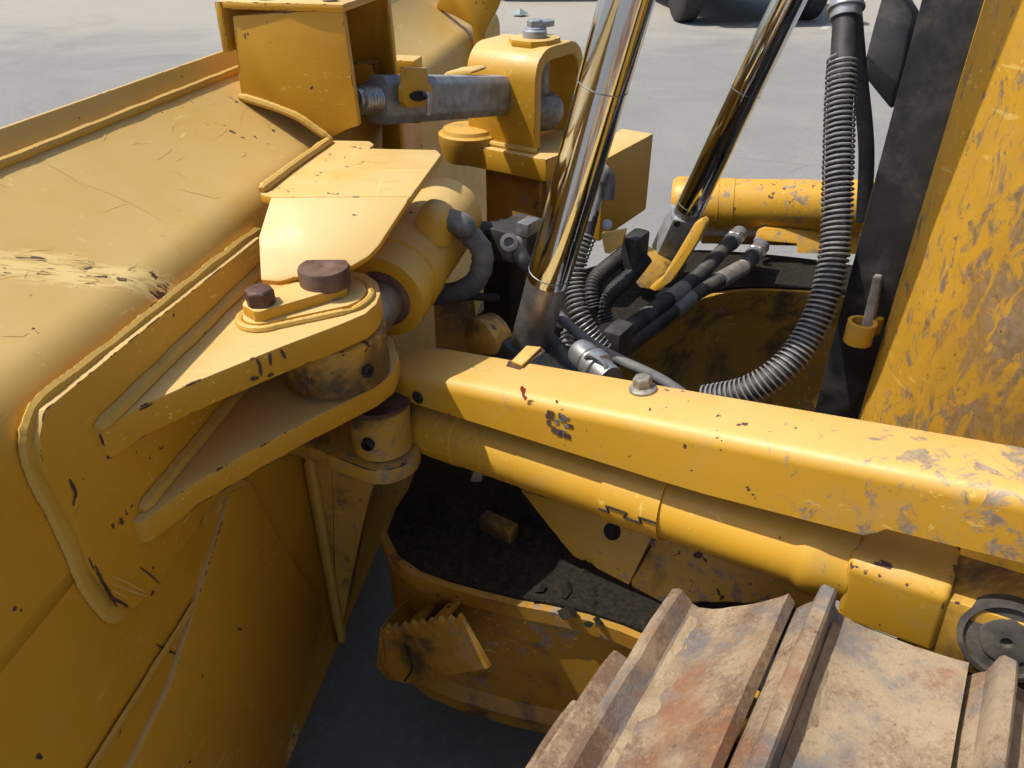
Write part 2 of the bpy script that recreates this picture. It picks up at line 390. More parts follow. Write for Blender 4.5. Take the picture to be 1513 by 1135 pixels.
def arc2(c, r, a0, a1, n):
    return [(c[0] + r * math.cos(math.radians(a0 + (a1 - a0) * i / n)), c[1] + r * math.sin(math.radians(a0 + (a1 - a0) * i / n))) for i in range(n + 1)]
def xsec(mb, prof, o, e, x, y, t0, t1, closed=True):
    """extrude 2d profile (x,y) along e from t0 to t1"""
    return mb.prism([o + e * t0 + x * a + y * b for a, b in prof], e * (t1 - t0))

# ================================================================== SETTING
g = MB()
rows = []
for j in range(41):
    yy = -60 + (j / 40) ** 1.6 * 900
    rows.append([V((x, yy, 0)) for x in [-600 + 30 * i for i in range(41)]])
g.sheet(rows)
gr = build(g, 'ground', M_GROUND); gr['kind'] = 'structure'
for i, (a, b, w) in enumerate([((1105, 40), (1190, 5), .1), ((1215, 44), (1260, 14), .1)]):
    p, q = onz(*a, .004), onz(*b, .004); s_ = (q - p).cross(UP).normalized() * w / 2
    ln = build(MB().add([p - s_, p + s_, q + s_, q - s_], [(0, 1, 2, 3)]), 'parking_line', M_LINE); ln['kind'] = 'structure'

# ================================================================== BULLDOZER
DZ = empty('bulldozer', D(-.9, .54, 0), 'yellow bulldozer with angled blade, chrome lift rods and dusty rusty track', 'bulldozer')

# ---------------------------------------------------------------- blade
ZW = 1.230
def s_weld(b): return .200 - .045 * min(b, .6)
b0, b1 = -.80, 2.05
def blade_profile(b):
    sw = s_weld(b); zw = ZW
    # fold: arc tangent to the vertical back and to the top slope
    sl = math.radians(28); r = .078
    ztop = 1.142 - r
    arc = [(r - r * math.cos(q), ztop + r * math.sin(q)) for q in [i / 10 * (math.pi / 2 - sl) for i in range(11)]]
    back = [(0, .17), (0, .5), (0, .9)]
    lip = [(sw, zw), (sw + .013, zw + .028), (sw + .018, zw + .028)]
    front = [(sw + .02, 1.1), (sw + .01, .9), (sw + .01, .6), (sw + .05, .4), (sw + .12, .22), (sw + .18, .09), (sw + .16, .08), (.12, .13)]
    return back + arc + lip + front
rows = []
for b in [b0 + (b1 - b0) * i / 40 for i in range(41)]:
    pr = blade_profile(b); rows.append([Bc(b, s + .014, z) for s, z in pr + pr[:1]])
m = MB().sheet(rows)
n_ = len(rows[0]) - 1
m.add(rows[0][:-1], [tuple(range(n_))]); m.add(rows[-1][:-1], [tuple(range(n_))])
BL = build(m, 'dozer_blade', M_BLADE, DZ, .002, 30, 'wide yellow angled blade with a long paint scrape on its rounded top')
# reinforcing plate on the back, with its weld border
pp = [(66, 606), (200, 497), (384, 350), (420, 400), (400, 560), (324, 732), (250, 842), (228, 874), (200, 898), (178, 893), (140, 845), (112, 778), (64, 690), (58, 650)]
m = MB().prism([onback(*p) + N * .018 for p in pp], -N * .018)
build(m, 'reinforcing_plate', M_PLATE, BL, .003)
wp = [onback(*p, .012) for p in [(384, 343), (300, 408), (200, 490), (110, 560), (62, 598), (47, 622), (42, 655), (58, 708), (96, 780), (124, 852), (158, 899), (184, 906)]]
m = MB().weld(spline(wp, .01), .0125, 1, flat=N, squash=.5)
build(m, 'weld_bead', M_WELD, BL)
# lower doubler plate, bottom bands
pq = [(330, 727), (350, 716), (366, 718), (385, 760), (425, 830), (462, 884), (470, 905), (466, 940), (445, 1010), (405, 1135), (395, 1170), (250, 1290), (150, 1260), (170, 1150), (240, 1010)]
m = MB().prism([onback(*p, .018) for p in pq], -N * .012)
build(m, 'doubler_plate', M_PLATE, BL, .003)
m = MB().weld(spline([onback(*p, .010) for p in [(300, 775), (330, 730), (352, 716), (368, 722), (388, 765), (428, 835), (462, 886), (469, 908), (464, 942), (444, 1010), (404, 1133), (392, 1172)]], .01), .008, 2, flat=N, squash=.5)
build(m, 'weld_bead', M_WELD, BL)
for z0, zt, i in ((.70, .004, 3), (.545, .003, 4)):
    m = MB().weld([Bc(-.8 if i == 3 else -.75, .010, z0), Bc(-.27 if i == 3 else -.12, .010, z0 + .01)], .007, i, flat=N, squash=.4)
    build(m, 'weld_bead', M_WELD, BL)
m = MB().prism([Bc(-.8, .02, .9), Bc(-.5, .02, .905), Bc(-.49, .02, .925), Bc(-.8, .02, .925)], -N * .006)
build(m, 'back_rib', M_PLATE, BL, .002)
# top lip weld bead
m = MB().weld([Bc(b, s_weld(b) + .007, ZW - .001) for b in [-.8 + .05 * i for i in range(26)]], .0065, 5)
build(m, 'weld_bead', M_WELD, BL)

gq = onback(706, 92); gb_ = (gq - P0).dot(B)
gpx = [(643, 12), (652, -8), (664, -30), (742, -30), (739, 0), (735, 12), (724, 33), (716, 50), (720, 95), (712, 130), (699, 130), (699, 60), (697, 38), (672, 24)]
build(MB().prism([pl(*p, P0 + B * gb_, B) for p in gpx], B * .03), 'end_bracket', M_PLATE, BL, .003)
# ---------------------------------------------------------------- mounting ears, pin and eyes
PX = V((-.245, .92, 0))
e1 = [onz(*p, 1.04) for p in [(146, 638), (207, 600), (285, 565), (415, 512), (500, 480), (540, 463), (557, 448), (563, 432), (558, 415), (540, 403), (512, 398)]] + [Bc(.03, -.03, 1.04), Bc(.03, .01, 1.04), Bc(-.425, .01, 1.04)]
EAR = build(MB().prism(e1, V((0, 0, -.038))), 'mounting_ear', M_PLATE, BL, .0055, label='upper bright yellow triangular mounting ear')
e2 = [onz(*p, .915) for p in [(190, 772), (212, 770), (285, 715), (359, 673), (470, 614), (555, 572), (580, 553), (590, 528), (585, 500), (560, 480)]] + [Bc(.05, -.03, .915), Bc(.05, .01, .915), Bc(-.40, .01, .915)]
EAR2 = build(MB().prism(e2, V((0, 0, -.034))), 'mounting_ear', M_PLATE, BL, .0055, label='lower mounting ear in the shade')
build(MB().weld([Bc(b, -.002, 1.043) for b in (-.425, -.2, .0)], .010, 6, flat=(0, 0, 1)), 'weld_bead', M_WELD, BL)
build(MB().weld([Bc(b, -.002, .918) for b in (-.405, -.2, .04)], .010, 7, flat=(0, 0, 1)), 'weld_bead', M_WELD, BL)
PX2 = dep(562, 620, 1.19); PX2 = V((PX2.x, PX2.y, 0))
e3 = [PX2 + V((math.cos(q) * .058, math.sin(q) * .058, .752)) for q in [math.radians(-110 + 15 * i) for i in range(12)]] + [Bc(.10, .01, .765), Bc(-.06, .01, .765)]
build(MB().prism(e3, V((0, 0, -.03))), 'mounting_ear', M_DIRTY, BL, .004, label='lowest grimy mounting plate under the cylinder eye')
gp = [pl(*p, P0, B) for p in [(611, 667), (561, 702), (548, 726), (532, 794), (508, 913), (497, 948)]] + [Bc(0, .01, .19), Bc(0, .01, .66), Bc(0, -.05, .745), Bc(0, -.19, .735)]
build(MB().prism(gp, B * .028), 'gusset_plate', M_DIRTY, BL, .004)
build(MB().weld([Bc(-.004, -.006, .70), Bc(-.004, -.006, .4), Bc(-.004, -.004, .2)], .009, 8), 'weld_bead', M_WELD, BL)
# pads around the pin on the upper ear
def stadium(c1, c2, r1, r2, z, n=10):
    d = (c2 - c1).normalized(); a = math.atan2(d.y, d.x); out = []
    for i in range(n + 1):
        q = a - math.pi / 2 + math.pi * i / n; out.append(V((c2.x + r2 * math.cos(q), c2.y + r2 * math.sin(q), z)))
    for i in range(n + 1):
        q = a + math.pi / 2 + math.pi * i / n; out.append(V((c1.x + r1 * math.cos(q), c1.y + r1 * math.sin(q), z)))
    return out
bolt_c = onz(388, 456, 1.055)
pinc = PX.copy(); pinc.z = 0; bolt_c2 = V((bolt_c.x, bolt_c.y, 0))
st = stadium(bolt_c2, pinc, .026, .052, 1.039)
build(MB().prism(st, V((0, 0, .009))), 'wear_pad', M_PLATE, EAR, .002)
st = stadium(bolt_c2, pinc, .031, .057, 1.042, 14)
build(MB().weld(st + st[:1], .0055, 9), 'weld_bead', M_WELD, EAR)
d_ = (pinc - bolt_c2).normalized(); n2 = V((-d_.y, d_.x, 0))
rp = [bolt_c2 - d_ * .018 - n2 * .014, bolt_c2 - d_ * .012 - n2 * .02, pinc + d_ * .012 - n2 * .030, pinc + d_ * .022 - n2 * .018, pinc + d_ * .012 + n2 * .03, bolt_c2 + n2 * .022 - d_ * .012, bolt_c2 - d_ * .02 + n2 * .012]
build(MB().prism([V((p.x, p.y, 1.047)) for p in rp], V((0, 0, .016))), 'retainer_plate', M_PLATE, EAR, .002)
build(MB().lathe(PX + UP * 1.060, UP, [(0, .033), (.022, .0335), (.025, .032), (.0255, .004), (.0245, .0025)], 40), 'pin_cap', M_RUST, EAR)
m = MB().lathe(bolt_c2 + UP * 1.062, UP, [(0, .017), (.003, .017), (.0035, .015)], 24).hexn(bolt_c2 + UP * 1.064, UP, .0185, .019)
build(m, 'hex_bolt', M_RUST, EAR, .0008)
m = MB().lathe(PX + UP * .86, UP, [(0, .03), (.19, .03)], 28)
build(m, 'hinge_pin', M_BOLT, EAR)

def ribbon(mb, pts, w, seed, nrm, lift=.0005):
    """a ragged mark lying on a surface: pts are 3d, nrm the surface normal"""
    P = dens(pts, .003); n = len(P); nrm = V(nrm).normalized(); L_, R_ = [], []
    for i, p in enumerate(P):
        t = (P[min(i + 1, n - 1)] - P[max(i - 1, 0)]).normalized(); sd_ = t.cross(nrm).normalized()
        k_ = math.sin(math.pi * (i + .4) / (n - .2)) ** .5
        a = w * k_ * (.6 + .7 * abs(mnoise.noise((i * .5, seed, 1)))); b = w * k_ * (.6 + .7 * abs(mnoise.noise((i * .5, seed, 8))))
        L_.append(p + sd_ * a + nrm * lift); R_.append(p - sd_ * b + nrm * lift)
    mb.add(L_ + R_, [(i, i + 1, n + i + 1, n + i) for i in range(n - 1)])
M_CHIP = simple('bare_rusty_primer', (.05, .022, .020), (.10, .05, .04), 60, .75)
M_SCR = simple('fresh_scratched_yellow', (.66, .46, .15), (.58, .38, .10), 40, .6)
gm = MB()
for i, (pts, w) in enumerate([([(230, 952), (246, 960), (262, 967)], .0022), ([(140, 835), (150, 858), (163, 880), (172, 897)], .0035), ([(206, 838), (220, 848), (236, 862)], .0016), ([(176, 1062), (178, 1075), (176, 1090)], .0012), ([(54, 1116), (62, 1120)], .003), ([(102, 708), (112, 728), (108, 748)], .003), ([(152, 862), (166, 884), (190, 896)], .003), ([(30, 900), (32, 903)], .0016), ([(272, 968), (282, 972)], .003), ([(228, 874), (222, 880)], .003), ([(350, 928), (357, 931)], .0022), ([(105, 812), (108, 825)], .003)]):
    on = -.0005 if i in (1, 2, 5, 6, 9) else (.0055 if i == 10 else .0135)
    ribbon(gm, [onback(*p, on) for p in pts], w, i, -N)
efn = (e1[3] - e1[1]).cross(UP).normalized(); efn = efn if efn.dot(CP - e1[1]) > 0 else -efn
for i, (pts, w) in enumerate([([(379, 530), (384, 540), (386, 556)], .0028), ([(398, 522), (400, 540)], .003), ([(414, 516), (422, 530)], .0032), ([(370, 560), (382, 558)], .004), ([(395, 556), (404, 552)], .003), ([(150, 642), (170, 628)], .004), ([(205, 606), (225, 596)], .002)]):
    ribbon(gm, [pl(*p, e1[1], efn) for p in pts], w, i + 30, efn, .0008)
ge = build(gm, 'paint_gouges', M_CHIP, BL); ge['kind'] = 'stuff'
sm_ = MB(); rz = random.Random(11)
for i, pts in enumerate([[(162, 862), (190, 872), (222, 884)], [(160, 850), (190, 862), (215, 876)], [(165, 872), (188, 884)], [(235, 948), (262, 958)], [(120, 745), (112, 760)]]):
    ribbon(sm_, [onback(*p, -.0004 if i != 3 else .0136) for p in pts], .0013, i + 60, -N)
def on_top(b, u):
    pr = blade_profile(b); arc_end, w_ = pr[13], pr[14]
    return Bc(b, arc_end[0] + (w_[0] - arc_end[0]) * u + .014, arc_end[1] + (w_[1] - arc_end[1]) * u)
tn0 = (on_top(.1, 0) - on_top(0, 0)).cross(on_top(0, 1) - on_top(0, 0)).normalized(); tn0 = tn0 if tn0.z > 0 else -tn0
for i in range(34):
    b_s = rz.uniform(-.5, .28); u_s = rz.uniform(.05, .9); ang_ = rz.gauss(.3, .9); ln_ = rz.choice([.015, .02, .03, .05, .08, .11]); cv = rz.uniform(-.6, .6)
    pts = []
    for q in range(7):
        t = q / 6; a = ang_ + cv * t; uu = u_s + math.sin(a) * ln_ * t / .16; pts.append(on_top(b_s + math.cos(a) * ln_ * t, min(.96, max(.02, uu))))
    ribbon(sm_, pts, rz.uniform(.0004, .0009), i, tn0, .0008)
for i in range(16):
    x = rz.uniform(430, 590); y = rz.uniform(225, 285); dx = rz.uniform(-35, 35); dy = rz.uniform(-8, 8)
    ribbon(sm_, [onz(x, y, 1.1425), onz(x + dx * .5, y + dy * .5 + 2, 1.1425), onz(x + dx, y + dy, 1.1425)], .0006, i + 90, UP, .0008)
so_ = build(sm_, 'scratches', M_SCR, BL); so_['kind'] = 'stuff'

# ---------------------------------------------------------------- blade bracket tower (two upright plates with a capped top)
q1, q2 = Bc(.285, 0, 0), Bc(.292, .2, 0); td = (q2 - q1).normalized(); tn = V((td.y, -td.x, 0))
if tn.dot(V((1, 1, 0))) < 0: tn = -tn
def ontw(px, py, off=0): return pl(px, py, q1 + tn * off, tn)
tw = [(343, 24), (505, 12), (515, 80), (530, 186), (512, 192), (490, 204), (470, 190), (440, 172), (400, 155), (356, 146), (351, 100)]
TW = build(MB().prism([ontw(*p) for p in tw], tn * .016), 'blade_bracket', M_PLATE, DZ, .003, label='upright yellow bracket box standing on the blade top')
ztp = ontw(420, 17).z
a_, b_ = ontw(343, 24), ontw(505, 12)
wd = .235
c_ = [a_ + td * .012, a_ + td * .012 + tn * wd, b_ + tn * wd - td * .004, b_ - td * .004]
c_ = [V((p.x, p.y, ztp + .001)) - tn * .004 for p in c_]
build(MB().prism(c_, V((0, 0, .012))), 'cap_plate', M_PLATE, TW, .004)
lp = [V((p.x, p.y, ztp + .012)) for p in (c_[0], c_[1])]
build(MB().prism([lp[0] + td * .001, lp[1] + td * .001, lp[1] - UP * .075 + td * .003, lp[0] - UP * .075 + td * .003], td * .012), 'cap_lip', M_PLATE, TW, .004)
for t in (.04, .15):
    cpt = c_[0] - td * (t + .02) + tn * .03 + UP * .013
    build(MB().lathe(cpt, UP, [(0, .012), (.003, .012)], 20).hexn(cpt + UP * .003, UP, .010, .012), 'hex_bolt', M_BOLT, TW, .0006)
fw = [V(ontw(*p)) + tn * (wd - .02) for p in tw[:4]]
fb = [fw[0], fw[1], fw[2], V((fw[3].x, fw[3].y, .98)), Bc(.46, -.02, .98), Bc(.62, .02, 1.1), V((fw[0].x, fw[0].y, 1.12))]
build(MB().prism(fb, tn * .016), 'bracket_side_plate', M_PLATE, TW, .003)
build(MB().prism([ontw(350, 60) + tn * .017, ontw(350, 60) + tn * (wd - .02), ontw(353, 146) + tn * (wd - .02), ontw(353, 146) + tn * .017], td * -.012), 'bracket_back_plate', M_PLATE, TW, .002)
wpts = [ontw(*p) - tn * .006 for p in [(356, 141), (395, 153), (440, 170), (472, 192), (490, 203)]]
build(MB().weld(spline(wpts, .01), .0075, 10), 'weld_bead', M_WELD, TW)
# clevis lugs inside the bracket that take the pitch link
cl = dep(585, 95, 1.62)
m = MB().box(cl - td * .0 + UP * .0, td * .05, tn * .03, UP * .014)
build(m, 'bracket_lug', M_PLATE, TW, .005)
m = MB().box(dep(540, 105, 1.5), td * .03, tn * .03, UP * .02); build(m, 'bracket_lug', M_PLATE, TW, .005)
m = MB().box(dep(580, 165, 1.60), td * .07, tn * .04, UP * .012); build(m, 'bracket_lug', M_PLATE, TW, .004)

# ---------------------------------------------------------------- cover plate over the tilt cylinder
ZP = 1.142
up_ = [(385, 287), (384, 279), (489, 207), (546, 208), (553, 213), (546, 219), (645, 221), (652, 228), (607, 290)]
lo_ = [(400, 291), (607, 290), (560, 362), (545, 378), (520, 393), (470, 402), (412, 416), (385, 414), (382, 350)]
pu = [onz(*p, ZP) for p in up_]
bl0, bl1 = onz(400, 291, ZP), onz(607, 290, ZP)
pz = onz(385, 414, 1.068); nn = (bl1 - bl0).cross(pz - bl0).normalized()
plo = [pl(*p, bl0, nn) for p in lo_]
if nn.z < 0: nn = -nn
CV = build(MB().prism(pu[:1] + pu[1:] + [bl0], -UP * .012), 'tilt_cylinder_cover', M_PLATE, DZ, .003, label='bright folded yellow plate covering the tilt cylinder')
build(MB().prism(plo, -nn * .012), 'cover_flap', M_PLATE, CV, .003)
build(MB().weld([onz(386, 281, ZP + .004), onz(436, 243, ZP + .004), onz(489, 206, ZP + .004)], .0075, 11), 'weld_bead', M_WELD, CV)

# ---------------------------------------------------------------- tilt cylinder
ta, tb = V((-.240, .905, .957)), V((-.112, 1.373, 1.0))
tdv = (tb - ta).normalized()
TC = build(MB().lathe(ta, tdv, [(.155, .058), (.157, .068), (.185, .070), (.187, .066), (.215, .066), (.217, .070), (.255, .070), (.257, .067), (.46, .067), (.475, .060), (.482, .04), (.483, .0)], 48), 'tilt_cylinder', M_PLATE, DZ, label='stubby yellow tilt cylinder beneath the cover plate')
build(MB().lathe(ta, tdv, [(.03, .036), (.17, .036)], 32), 'piston_rod', M_ROD, TC)
build(MB().lathe(ta, tdv, [(.150, .044), (.152, .047), (.1565, .047), (.157, .036)], 36), 'rod_seal', M_RUST, TC)
dr = MB().lathe(PX + UP * .922, UP, [(0, .067), (.004, .073), (.072, .073), (.076, .067)], 44)
build(dr, 'rod_eye', M_DIRTY, TC)
hp = PX + V((.052, -.051, .957)); hd = V((.69, -.72, 0))
build(MB().lathe(hp, hd, [(0, .009), (.004, .009), (.0042, .005), (-.002, .004)], 18), 'grease_fitting', M_DARK, TC)
for q in (20, 140, 260):
    pass
sx = tdv.cross(UP).normalized()
bo = ta + tdv * .29 + sx * .035 + UP * .045
EL = build(MB().lathe(bo, (sx * .35 + UP * .9), [(0, .036), (.01, .032), (.035, .030), (.05, .022), (.057, .008), (.058, 0)], 28), 'port_boss', M_PLATE, TC)
hs = bo + (sx * .35 + UP * .9).normalized() * .028
hpath = spline([hs + sx * .02, hs + sx * .045 - UP * .006, dep(688, 340, 1.27), dep(712, 372, 1.28), dep(706, 410, 1.30), dep(680, 430, 1.33), dep(640, 436, 1.36)], .006)
build(MB().tube(hpath, lambda j, m: .0185 + (.0012 * math.sin(j * 2.2) if 7 < j < 26 else 0), 16), 'hydraulic_hose', M_HOSE, TC)

# ---------------------------------------------------------------- pitch link between bracket and frame tower
k0, k1 = dep(548, 147, 1.36), dep(808, 138, 1.86)
kd = (k1 - k0).normalized(); ks = kd.cross(UP).normalized(); ku = ks.cross(kd)
oct_ = [(-.026, -.026), (-.016, -.042), (.016, -.042), (.026, -.026), (.026, .026), (.016, .040), (-.016, .040), (-.026, .026)]
m = xsec(MB(), oct_, k0, kd, ks, ku, .015, .44)
LK = build(m, 'pitch_link', M_GALV, DZ, .003, label='grey steel turnbuckle link between bracket and frame tower')
hx = MB().tube(helix([k0 - kd * .035, k0 + kd * .016], .022, .0075, 14), .0032, 6).lathe(k0 - kd * .045, kd, [(0, .021), (.06, .021)], 24)
build(hx, 'threaded_end', M_ZINC, LK)
lc = dep(617, 130, 1.375); lx = kd; 
lk = [lc - lx * .030 + UP * .034, lc + lx * .032 + UP * .034, lc + lx * .034 + UP * .01, lc + lx * .044 - UP * .002, lc + lx * .044 - UP * .024, lc + lx * .034 - UP * .034, lc - lx * .032 - UP * .034, lc - lx * .042 - UP * .024, lc - lx * .042 - UP * .002, lc - lx * .034 + UP * .01]
build(MB().prism(lk, ks * -.012 if ks.dot(lc - CP) < 0 else ks * .012), 'lock_plate', M_PLATE, LK, .002)
fdir = -ks if ks.dot(lc - CP) > 0 else ks
sl_ = [lc + lx * (.026 * math.cos(q) * (1 if True else 1)) + UP * (.009 * math.sin(q) - .014) + fdir * .0015 for q in [i * math.pi / 10 for i in range(20)]]
build(MB().prism(sl_, fdir * .0006), 'lock_slot', M_DARK, LK)
build(MB().tube(spline([lc + lx * .016 - UP * .012 - fdir * .01, lc + lx * .016 - UP * .010 + fdir * .010, lc + lx * .013 - UP * .022 + fdir * .014, lc + lx * .010 - UP * .046 + fdir * .012], .004), .0048, 10), 'lock_pin', M_ZINC, LK)
tabs = [dep(*p, 1.58) for p in [(646, 118), (660, 106), (690, 103), (697, 106), (694, 110), (664, 114), (650, 123)]]
build(MB().prism(tabs, V((.03, .05, 0))), 'lock_tab', M_PLATE, LK, .002)

# ---------------------------------------------------------------- frame tower (strap bracket over the ball joint)
t0_ = onz(789, 224, 1.0)                      # rear lower corner of the near leg
def TT(f, l, z): return t0_ + Fv * f + Lv * l + UP * (z - 1.0)
w, hgt, th_, ro = .215, .208, .027, .064
outer = [(0, 1.0)] + [(ro - ro * math.cos(math.radians(q)), 1.0 + hgt - ro + ro * math.sin(math.radians(q))) for q in range(0, 91, 10)] + [(w - ro + ro * math.sin(math.radians(q)), 1.0 + hgt - ro + ro * math.cos(math.radians(q))) for q in range(0, 91, 10)] + [(w, 1.0)]
ri = ro - th_
inner = [(w - th_, 1.0)] + [(w - ro + ri * math.cos(math.radians(q)), 1.0 + hgt - ro + ri * math.sin(math.radians(q))) for q in range(0, 91, 10)] + [(ro - ri * math.sin(math.radians(q)), 1.0 + hgt - ro + ri * math.cos(math.radians(q))) for q in range(0, 91, 10)] + [(th_, 1.0)]
m = MB().prism([TT(0, l, z) for l, z in outer + inner], Fv * .18)
FT = build(m, 'frame_tower', M_PLATE, DZ, .003, 40, label='yellow strap tower over the centre ball joint with bolt on top')
tc = TT(.062, w * .45, 1.0 + hgt)
pad = [tc + Fv * .05 * x + Lv * .055 * y for x, y in [(-1, -.5), (-.5, -1), (.5, -1), (1, -.5), (1, .5), (.5, 1), (-.5, 1), (-1, .5)]]
build(MB().prism([p - UP * .004 for p in pad], UP * .014), 'top_pad', M_PLATE, FT, .002)
m = MB().lathe(tc + UP * .008, UP, [(0, .027), (.016, .027), (.018, .022), (.022, .021), (.023, .018)], 28).hexn(tc + UP * .028, UP, .0175, .018)
build(m, 'hex_bolt', M_GALV, FT, .0008)
ct = tc + Lv * .035 + Fv * .01
m = MB().box(ct + UP * .016, Fv * .008, Lv * .02, UP * .008).lathe(ct + Lv * .02 + UP * .026, UP, [(0, .024), (.012, .024)], 24)
build(m, 'bolt_keeper', M_GALV, FT, .001)
bc = TT(.06, w * .5, 1.06)
bpf = [(.046 * math.sin(math.radians(q)) , -.046 * math.cos(math.radians(q))) for q in range(0, 181, 15)]
m = MB().lathe(bc, UP, [(-.040, .03), (-.038, .042), (-.02, .060), (.0, .064), (.02, .060), (.038, .042), (.040, .028), (.12, .028)], 40)
build(m, 'ball_joint', M_BOLT, FT)
bp_ = [TT(-.05, -.03, .975), TT(-.06, .10, .975), TT(-.03, .26, .975), TT(.17, .26, .975), TT(.17, -.03, .975)]
build(MB().prism([p + UP * .022 for p in bp_], -UP * .05), 'base_plate', M_PLATE, FT, .005)
build(MB().weld([TT(.16, -.006, 1.002), TT(.0, -.006, 1.002), TT(-.006, .0, 1.002)], .008, 12), 'weld_bead', M_WELD, FT)
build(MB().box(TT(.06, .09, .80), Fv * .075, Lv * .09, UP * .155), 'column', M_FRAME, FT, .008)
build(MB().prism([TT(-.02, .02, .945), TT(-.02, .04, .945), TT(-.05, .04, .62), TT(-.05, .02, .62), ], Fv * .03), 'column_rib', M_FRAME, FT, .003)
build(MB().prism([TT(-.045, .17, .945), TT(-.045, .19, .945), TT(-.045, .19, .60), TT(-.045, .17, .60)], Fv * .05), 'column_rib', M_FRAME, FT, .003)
# blade side trunnion cup just in front
m = MB().lathe(dep(693, 196, 1.80), UP, [(-.06, .06), (-.02, .072), (0, .072), (.004, .064), (.012, .06), (.016, .045), (.017, .03)], 36)
build(m, 'trunnion_cup', M_DIRTY, FT)

# ---------------------------------------------------------------- push frame (a U seen from above)
def zt(l): return .585 + .075 * max(0, min(1, l / 1.1))
outer_u = [(-.9, -.05), (.1, -.055), (.42, -.055), (.60, -.105), (.73, -.135), (.80, -.125), (.845, -.095), (.868, -.04), (.90, .05), (1.02, .22), (1.10, .38), (1.12, .54), (1.10, .70), (1.02, .86), (.93, 1.02), (.80, 1.14), (.62, 1.22), (.42, 1.27), (.1, 1.30), (-.9, 1.30)]
inner_u = [(-.9, .12), (.1, .12), (.40, .10), (.55, .14), (.66, .24), (.73, .40), (.745, .54), (.745, .68), (.735, .78), (.70, .90), (.62, 1.0), (.50, 1.06), (.40, 1.09), (.1, 1.11), (-.9, 1.11)]
def smooth2(p, n=4):
    v = spline([V((a, b, 0)) for a, b in p], .03); return [(q.x, q.y) for q in v]
ou, iu = smooth2(outer_u), smooth2(inner_u)
def resample(p, n):
    P = [V((a, b, 0)) for a, b in p]; Ls = [0]
    for a, b in zip(P, P[1:]): Ls.append(Ls[-1] + (b - a).length)
    out = []; j = 0
    for i in range(n):
        t = Ls[-1] * i / (n - 1)
        while j < len(P) - 2 and Ls[j + 1] < t: j += 1
        u = (t - Ls[j]) / max(1e-9, Ls[j + 1] - Ls[j]); q = P[j].lerp(P[j + 1], min(1, u)); out.append((q.x, q.y))
    return out
ou, iu = resample(ou, 90), resample(iu, 90)
out_w = [[D(a, b, zt(b) - .006) for a, b in ou], [D(a, b, zt(b) - .03) for a, b in ou], [D(a + 0, b + .012 * (1 if b < .54 else -1), zt(b) - .045) for a, b in ou], [D(a, b + .012 * (1 if b < .54 else -1), .32) for a, b in ou], [D(a, b - .004, .30) for a, b in ou], [D(a, b, .27) for a, b in ou]]
m = MB().sheet(out_w)
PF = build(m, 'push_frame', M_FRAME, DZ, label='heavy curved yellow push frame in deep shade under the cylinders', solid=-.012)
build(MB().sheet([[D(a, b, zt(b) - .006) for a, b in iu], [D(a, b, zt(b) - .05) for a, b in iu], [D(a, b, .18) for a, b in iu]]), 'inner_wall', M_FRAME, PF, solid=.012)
top = []
for k_ in range(7):
    f_ = k_ / 6; top.append([D(a1 * (1 - f_) + a2 * f_, c1 * (1 - f_) + c2 * f_, zt(c1 * (1 - f_) + c2 * f_) + .004 * math.sin(f_ * 3.14)) for (a1, c1), (a2, c2) in zip(ou, iu)])
build(MB().sheet(top), 'top_plate', M_SOOT, PF, solid=.012, label='frame top caked in black oily dirt')
m = MB().box(dep(737, 782, 1.285), Fv * .032, Lv * .012, UP * .02); build(m, 'stop_block', M_GRIMY, PF, .003)
cl_m = MB(); rc = random.Random(21)
for i in range(130):
    f_ = rc.uniform(.45, .84); e_ = rc.random() ** 2.2
    l_ = -.09 + .26 * e_ + (f_ - .6) * .05; r_ = rc.choice([.003, .004, .006, .009, .013]) * rc.uniform(.7, 1.2)
    if rc.random() < .35: f_ = rc.uniform(.5, .66); l_ = rc.uniform(.0, .07)
    c = D(f_, l_, zt(l_) + r_ * .3)
    vs = [c + V((rc.gauss(0, 1), rc.gauss(0, 1), rc.gauss(0, 1))).normalized() * r_ for _ in range(2)]
    ring = [c + V((math.cos(q) * r_ * rc.uniform(.7, 1.3), math.sin(q) * r_ * rc.uniform(.7, 1.3), rc.uniform(-.3, .3) * r_)) for q in [k_ * 1.047 for k_ in range(6)]]
    cl_m.add(ring + [c + UP * r_ * rc.uniform(.5, .9), c - UP * r_], [(k_, (k_ + 1) % 6, 6) for k_ in range(6)] + [((k_ + 1) % 6, k_, 7) for k_ in range(6)])
cd_ = build(cl_m, 'dirt_clods', M_SOOT, PF); cd_['kind'] = 'stuff'
# cover panels on the near frame arm
ca = [(768, 724), (868, 752), (966, 787), (930, 862), (918, 893), (885, 872)]
n_c = None
pa, pb, pc = D(.669, .06, .652), D(.437, .06, .678), D(.50, -.005, .553)
nc = (pb - pa).cross(pc - pa).normalized(); nc = nc if nc.z > 0 else -nc
build(MB().prism([pl(*p, pa, nc) for p in ca], -nc * .012), 'arm_cover', M_CYL, PF, .003)
bp0 = pl(905, 785, pa, nc)
build(MB().lathe(bp0, nc, [(-.002, .014), (.003, .014), (.004, .011)], 20).hexn(bp0 + nc * .003, nc, .0105, .009), 'hex_bolt', M_DARK, PF)
cb = [(972, 789), (1100, 822), (1250, 866), (1220, 905), (1130, 893), (1040, 890), (990, 897), (950, 898), (934, 880), (932, 858)]
build(MB().prism([pl(*p, pa, nc) for p in cb], -nc * .014), 'arm_cover', M_DIRTY, PF, .004)

